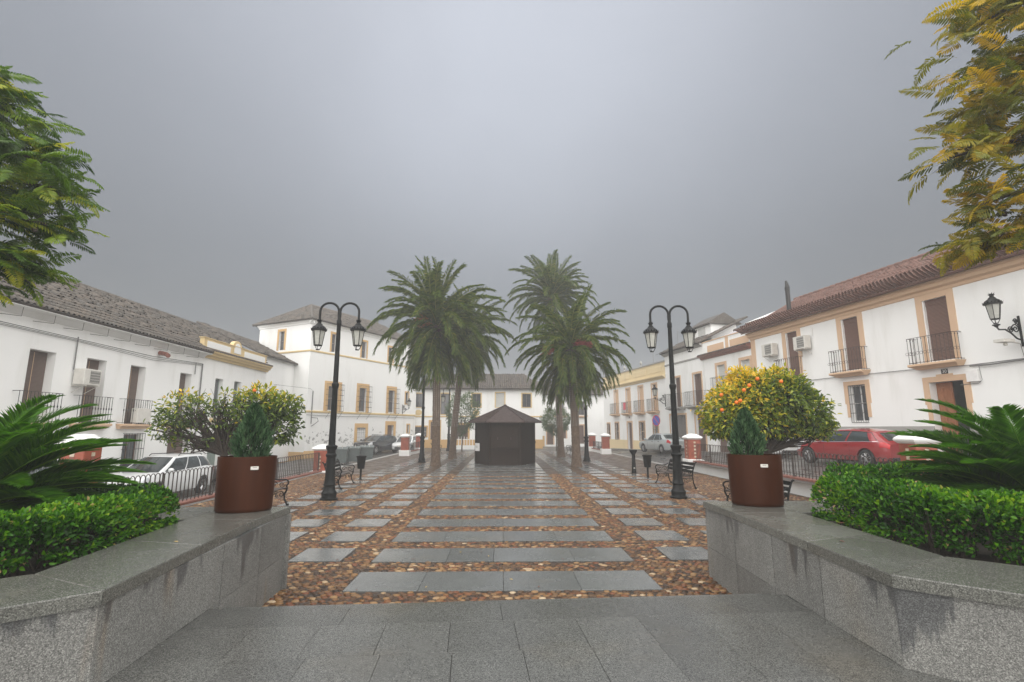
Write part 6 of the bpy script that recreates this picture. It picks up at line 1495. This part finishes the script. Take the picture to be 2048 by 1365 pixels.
    for x in (xf, xr):
        for sg in (-1, 1):
            w_ = bpy.data.objects.new('wheel', None); col.objects.link(w_); w_.parent = t; w_.location = (x, sg * (hw - .115), rw); w_.rotation_euler = (R(-90 * sg), 0, 0)
            link('tyre', tme, w_); link('rim', rme, w_)
    # lamps, laid on the body surface
    def surf(x, k, sg):
        s = sect(x); i = min(7, int(k)); f = k - i; y = s[i][0] + (s[i + 1][0] - s[i][0]) * f; z = s[i][1] + (s[i + 1][1] - s[i][1]) * f; return Vector((x, sg * y, z))
    def patch(name, x0, x1, k0, k1, mat, off=.012):
        for sg in (-1, 1):
            g_ = MB()
            def fn(u, v):
                q = surf(x0 + (x1 - x0) * u, k0 + (k1 - k0) * v, sg); q.y += sg * off; q.x += off * (1 if x0 > 0 else -1); return tuple(q)
            g_.grid(fn, 6, 4); g_.build(name, mat, t, smooth=60)
    patch('headlight', L / 2 - .42, L / 2 - .005, 4.35, 6.0, m_head); patch('tail_light', -L / 2 + .005, -L / 2 + (.30 if style != 'suv' else .22), 4.5, 6.2 if style != 'suv' else 6.4, m_tail)
    zt = interp(L / 2, top); wf = wid(L / 2)
    def endbox(name, x, y0, y1, z0, z1, mat, d=.03): sg = 1 if x > 0 else -1; MB().bbox(min(x, x + sg * d), max(x, x + sg * d), y0, y1, z0, z1, .008).build(name, mat, t)
    endbox('grille', L / 2 - .01, -wf * .42, wf * .42, zt - .20, zt - .06, m_blackpl); endbox('lower_grille', L / 2 - .01, -wf * .7, wf * .7, zb + .12, zb + .26, m_blackpl); endbox('number_plate', L / 2 + .012, -.26, .26, zb + .28, zb + .39, m_plate, .012)
    MB().box(L / 2 + .02, L / 2 + .032, -wf * .40, wf * .40, zt - .145, zt - .115).build('chrome_bar', m_chrome, t)
    zt2 = interp(-L / 2, top); wr_ = wid(-L / 2); endbox('number_plate', -L / 2 - .0, -.26, .26, (zb + zt2) / 2 + .0, (zb + zt2) / 2 + .11, m_plate, .02); endbox('rear_bumper', -L / 2 + .01, -wr_ * .9, wr_ * .9, zb + .08, zb + .20, m_blackpl, .03)
    for sg in (-1, 1):
        q = belt(.10, sg); mm_ = MB(); mm_.ball((q.x + .02, q.y + sg * .13, q.z + .09), (.09, .11, .075), 10, 7); mm_.tube([(q.x, q.y, q.z + .02), (q.x + .02, q.y + sg * .1, q.z + .07)], .02, 5); mm_.build('wing_mirror', paint_, t, smooth=60)
        lx = [xc - .55 * (xc - xd) * 1.0, xc - .16 * (xc - xd), xc - .93 * (xc - xd)]
        for x in lx[:2] if style == 'h3' else lx:
            se = MB(); se.grid(lambda u, v: tuple(surf(x - .006 + .012 * u, 2.3 + 3.9 * v, sg) + Vector((0, sg * .003, 0))), 1, 10); se.build('door_seam', m_blackpl, t) if abs(x - xr) > Ra and abs(x - xf) > Ra else None
        for f in ((.50,) if style == 'h3' else (.42, .76)):
            x = xc - f * (xc - xd); q = surf(x, 5.1, sg); MB().bbox(x - .09, x + .09, min(q.y, q.y + sg * .03), max(q.y, q.y + sg * .03), q.z - .018, q.z + .018, .008).build('door_handle', paint_ if style != 'sedan' else m_blackpl, t)
        if style == 'suv':
            a, b = side(.12, 1, sg), side(.92, 1, sg); m_ = MB(); m_.tube([(a.x, a.y * .94, a.z + .02), (a.x - .12, a.y * .94, a.z + .085), (b.x + .12, b.y * .94, b.z + .09), (b.x, b.y * .94, b.z + .03)], .018, 5); m_.build('roof_rail', m_blackpl, t)
        if style == 'sedan' or style == 'h3':
            m_ = MB(); m_.tube([tuple(side(.03 + .9 * k / 14, .02, sg) + Vector((0, sg * .008, 0))) for k in range(15)] + [tuple(side(.93, .02 + .86 * k / 5, sg) + Vector((0, sg * .008, 0))) for k in range(1, 6)] + [tuple(side(.93 - .9 * k / 14, .88, sg) + Vector((0, sg * .008, 0))) for k in range(1, 15)], .011, 4); m_.build('window_trim', m_chrome, t)
    for k in (-.25, .2): tube_part('wiper', [tuple(across(0, 1, .05, .5 + k) + Vector((.03, 0, .02))), tuple(across(0, 1, .2, .5 + k - .22) + Vector((.03, 0, .02)))], .008, m_blackpl, t, 4)
    return t
suv = dict(L=4.88, W=1.86, H=1.70, wb=2.89, fo=.95, rw=.365, top=[(-2.44, .98), (-2.32, 1.12), (-1.6, 1.16), (.6, 1.07), (1.2, 1.09), (1.7, 1.06), (2.1, .99), (2.32, .88), (2.44, .70)], cab=dict(cowl=1.30, tail=-2.34, wtop=.22, rtop=-1.82, wr=.69, rd=.04, wins=[(.05, .38), (.40, .68), (.70, .93)]), zb=.24, style='suv')
hat = dict(L=4.32, W=1.77, H=1.43, wb=2.69, fo=.78, rw=.325, top=[(-2.16, .86), (-2.0, .95), (-1.2, .95), (.4, .90), (.9, .90), (1.7, .80), (2.05, .68), (2.16, .58)], cab=dict(cowl=1.02, tail=-2.02, wtop=.18, rtop=-1.55, wr=.70, rd=.05, wins=[(.07, .47), (.50, .83)]), zb=.20, style='h3')
sed = dict(L=4.5, W=1.72, H=1.43, wb=2.61, fo=.92, rw=.31, top=[(-2.25, .86), (-2.1, .99), (-1.45, 1.01), (-1.0, .95), (.5, .90), (.95, .90), (1.8, .80), (2.15, .68), (2.25, .56)], cab=dict(cowl=1.05, tail=-1.55, wtop=.25, rtop=-.95, wr=.70, rd=.02, wins=[(.07, .45), (.48, .80), (.82, .92)]), zb=.21, style='sedan')
sml = dict(hat, L=3.95, wb=2.5, fo=.75, style='hatch', H=1.46, top=[(-1.97, .84), (-1.85, .93), (-1.1, .94), (.4, .89), (.8, .89), (1.5, .80), (1.85, .68), (1.97, .58)], cab=dict(cowl=.95, tail=-1.85, wtop=.2, rtop=-1.45, wr=.70, rd=.04, wins=[(.06, .44), (.47, .82)]))
van = dict(suv, L=4.2, H=1.90, W=1.75, wb=2.5, fo=.8, top=[(-2.1, 1.1), (-2.0, 1.2), (-1.2, 1.21), (.4, 1.18), (.8, 1.14), (1.6, 1.02), (2.0, .88), (2.1, .7)], cab=dict(cowl=.85, tail=-2.02, wtop=.2, rtop=-1.72, wr=.74, rd=.02, wins=[(.05, .36), (.385, .66), (.70, .93)]), zb=.3, style='hatch', rw=.35)
car('white family estate car with roof rails parked before the brown-blinded white house', (-13.75, 21.4, z_left(-13, 21.4)), 180, m_car_white, **suv)
car('tall grey-green car parked next to the red pier with tile strips', (-12.05, 13.35, z_left(-13, 13.4)), 180, m_car_green, **van)
car('small dark car parked beyond the white estate car, behind the sparse orange tree', (-13.3, 27.2, z_left(-13, 27.2)), 180, m_car_dark, **sml)
car('red three-door hatchback parked before house number 30', (13.85, 20.25, .60), -12, m_car_red, **hat)
car('white car parked ahead of the red hatchback, its red tail lamps showing', (13.95, 27.5, .55), -9.5, m_car_white, **sed)
car('silver saloon parked before the house with the cream painted base', (11.75, 37.9, z_right(11.7, 37.9)), -13, m_car_silver, **sed)
car('dark car parked against the three-storey house with ochre doorways', (-11.0, 45.7, z_left(-11, 45.7)), 202, m_car_dark, **dict(suv, H=1.6, L=4.5))
car('white car with a dark windscreen parked behind the small red pier', (-8.75, 47.6, z_left(-9, 47.6)), 186, m_car_white, **sml)

# ------------------------------------------------------------------ fallen leaves
m_fl = [plain('fallen_leaf_yellow', (.55, .36, .06), .5), plain('fallen_leaf_brown', (.10, .035, .02), .5), plain('fallen_leaf_pale', (.55, .47, .36), .5)]
def leaf_thing(x, y, z, k, s=.05, lab=None):
    v = [(0, -1, 0), (.45, -.3, .12), (.4, .4, .16), (0, 1, .05), (-.4, .4, .2), (-.45, -.3, .1), (0, 0, .0)]
    m = MB(); m._a([(a * s, b * s, c * s + .003) for a, b, c in v], [(0, 1, 6), (1, 2, 6), (2, 3, 6), (3, 4, 6), (4, 5, 6), (5, 0, 6)])
    o = m.build('fallen_leaf', m_fl[k], None, loc=(x, y, z), rot=(0, 0, random.uniform(0, 6.3))); lb = ['small yellow leaf fallen on the plaza paving', 'small dark brown leaf fallen on the plaza paving', 'small pale leaf fallen on the plaza paving']
    tag(o, lab or lb[k], 'leaf', None if lab else 'fallen leaves on the plaza: ' + ('yellow', 'brown', 'pale')[k])
leaf_thing(3.63, 5.62, 1.002, 1, .05, 'curled red-brown leaf on the granite coping beside the hedge'); leaf_thing(-2.92, 4.85, 1.002, 0, .022, 'tiny yellow leaf on the granite coping beside the brown pot')
leaf_thing(3.05, 4.75, 1.002, 1, .03, 'flat dark leaf on the granite coping by the outer edge')
for i in range(34):
    x, y = random.uniform(-4.5, 4.5), 6.6 + 12 * random.random() ** 1.6; leaf_thing(x, y, .03, random.choice((0, 0, 1, 1, 2)), random.uniform(.018, .034))

# ------------------------------------------------------------------ fog
hz_m = bpy.data.materials.new('fog'); hz_m.use_nodes = True; n_ = hz_m.node_tree; n_.nodes.clear()
o_ = n_.nodes.new('ShaderNodeOutputMaterial'); pv = n_.nodes.new('ShaderNodeVolumePrincipled'); pv.inputs['Color'].default_value = (.97, .975, .98, 1); pv.inputs['Density'].default_value = .0030; pv.inputs['Anisotropy'].default_value = .15
n_.links.new(pv.outputs[0], o_.inputs['Volume'])
hz_o = MB().box(-180, 180, -70, 250, -2.7, 18.0).build('haze', hz_m); hz_o['kind'] = 'stuff'
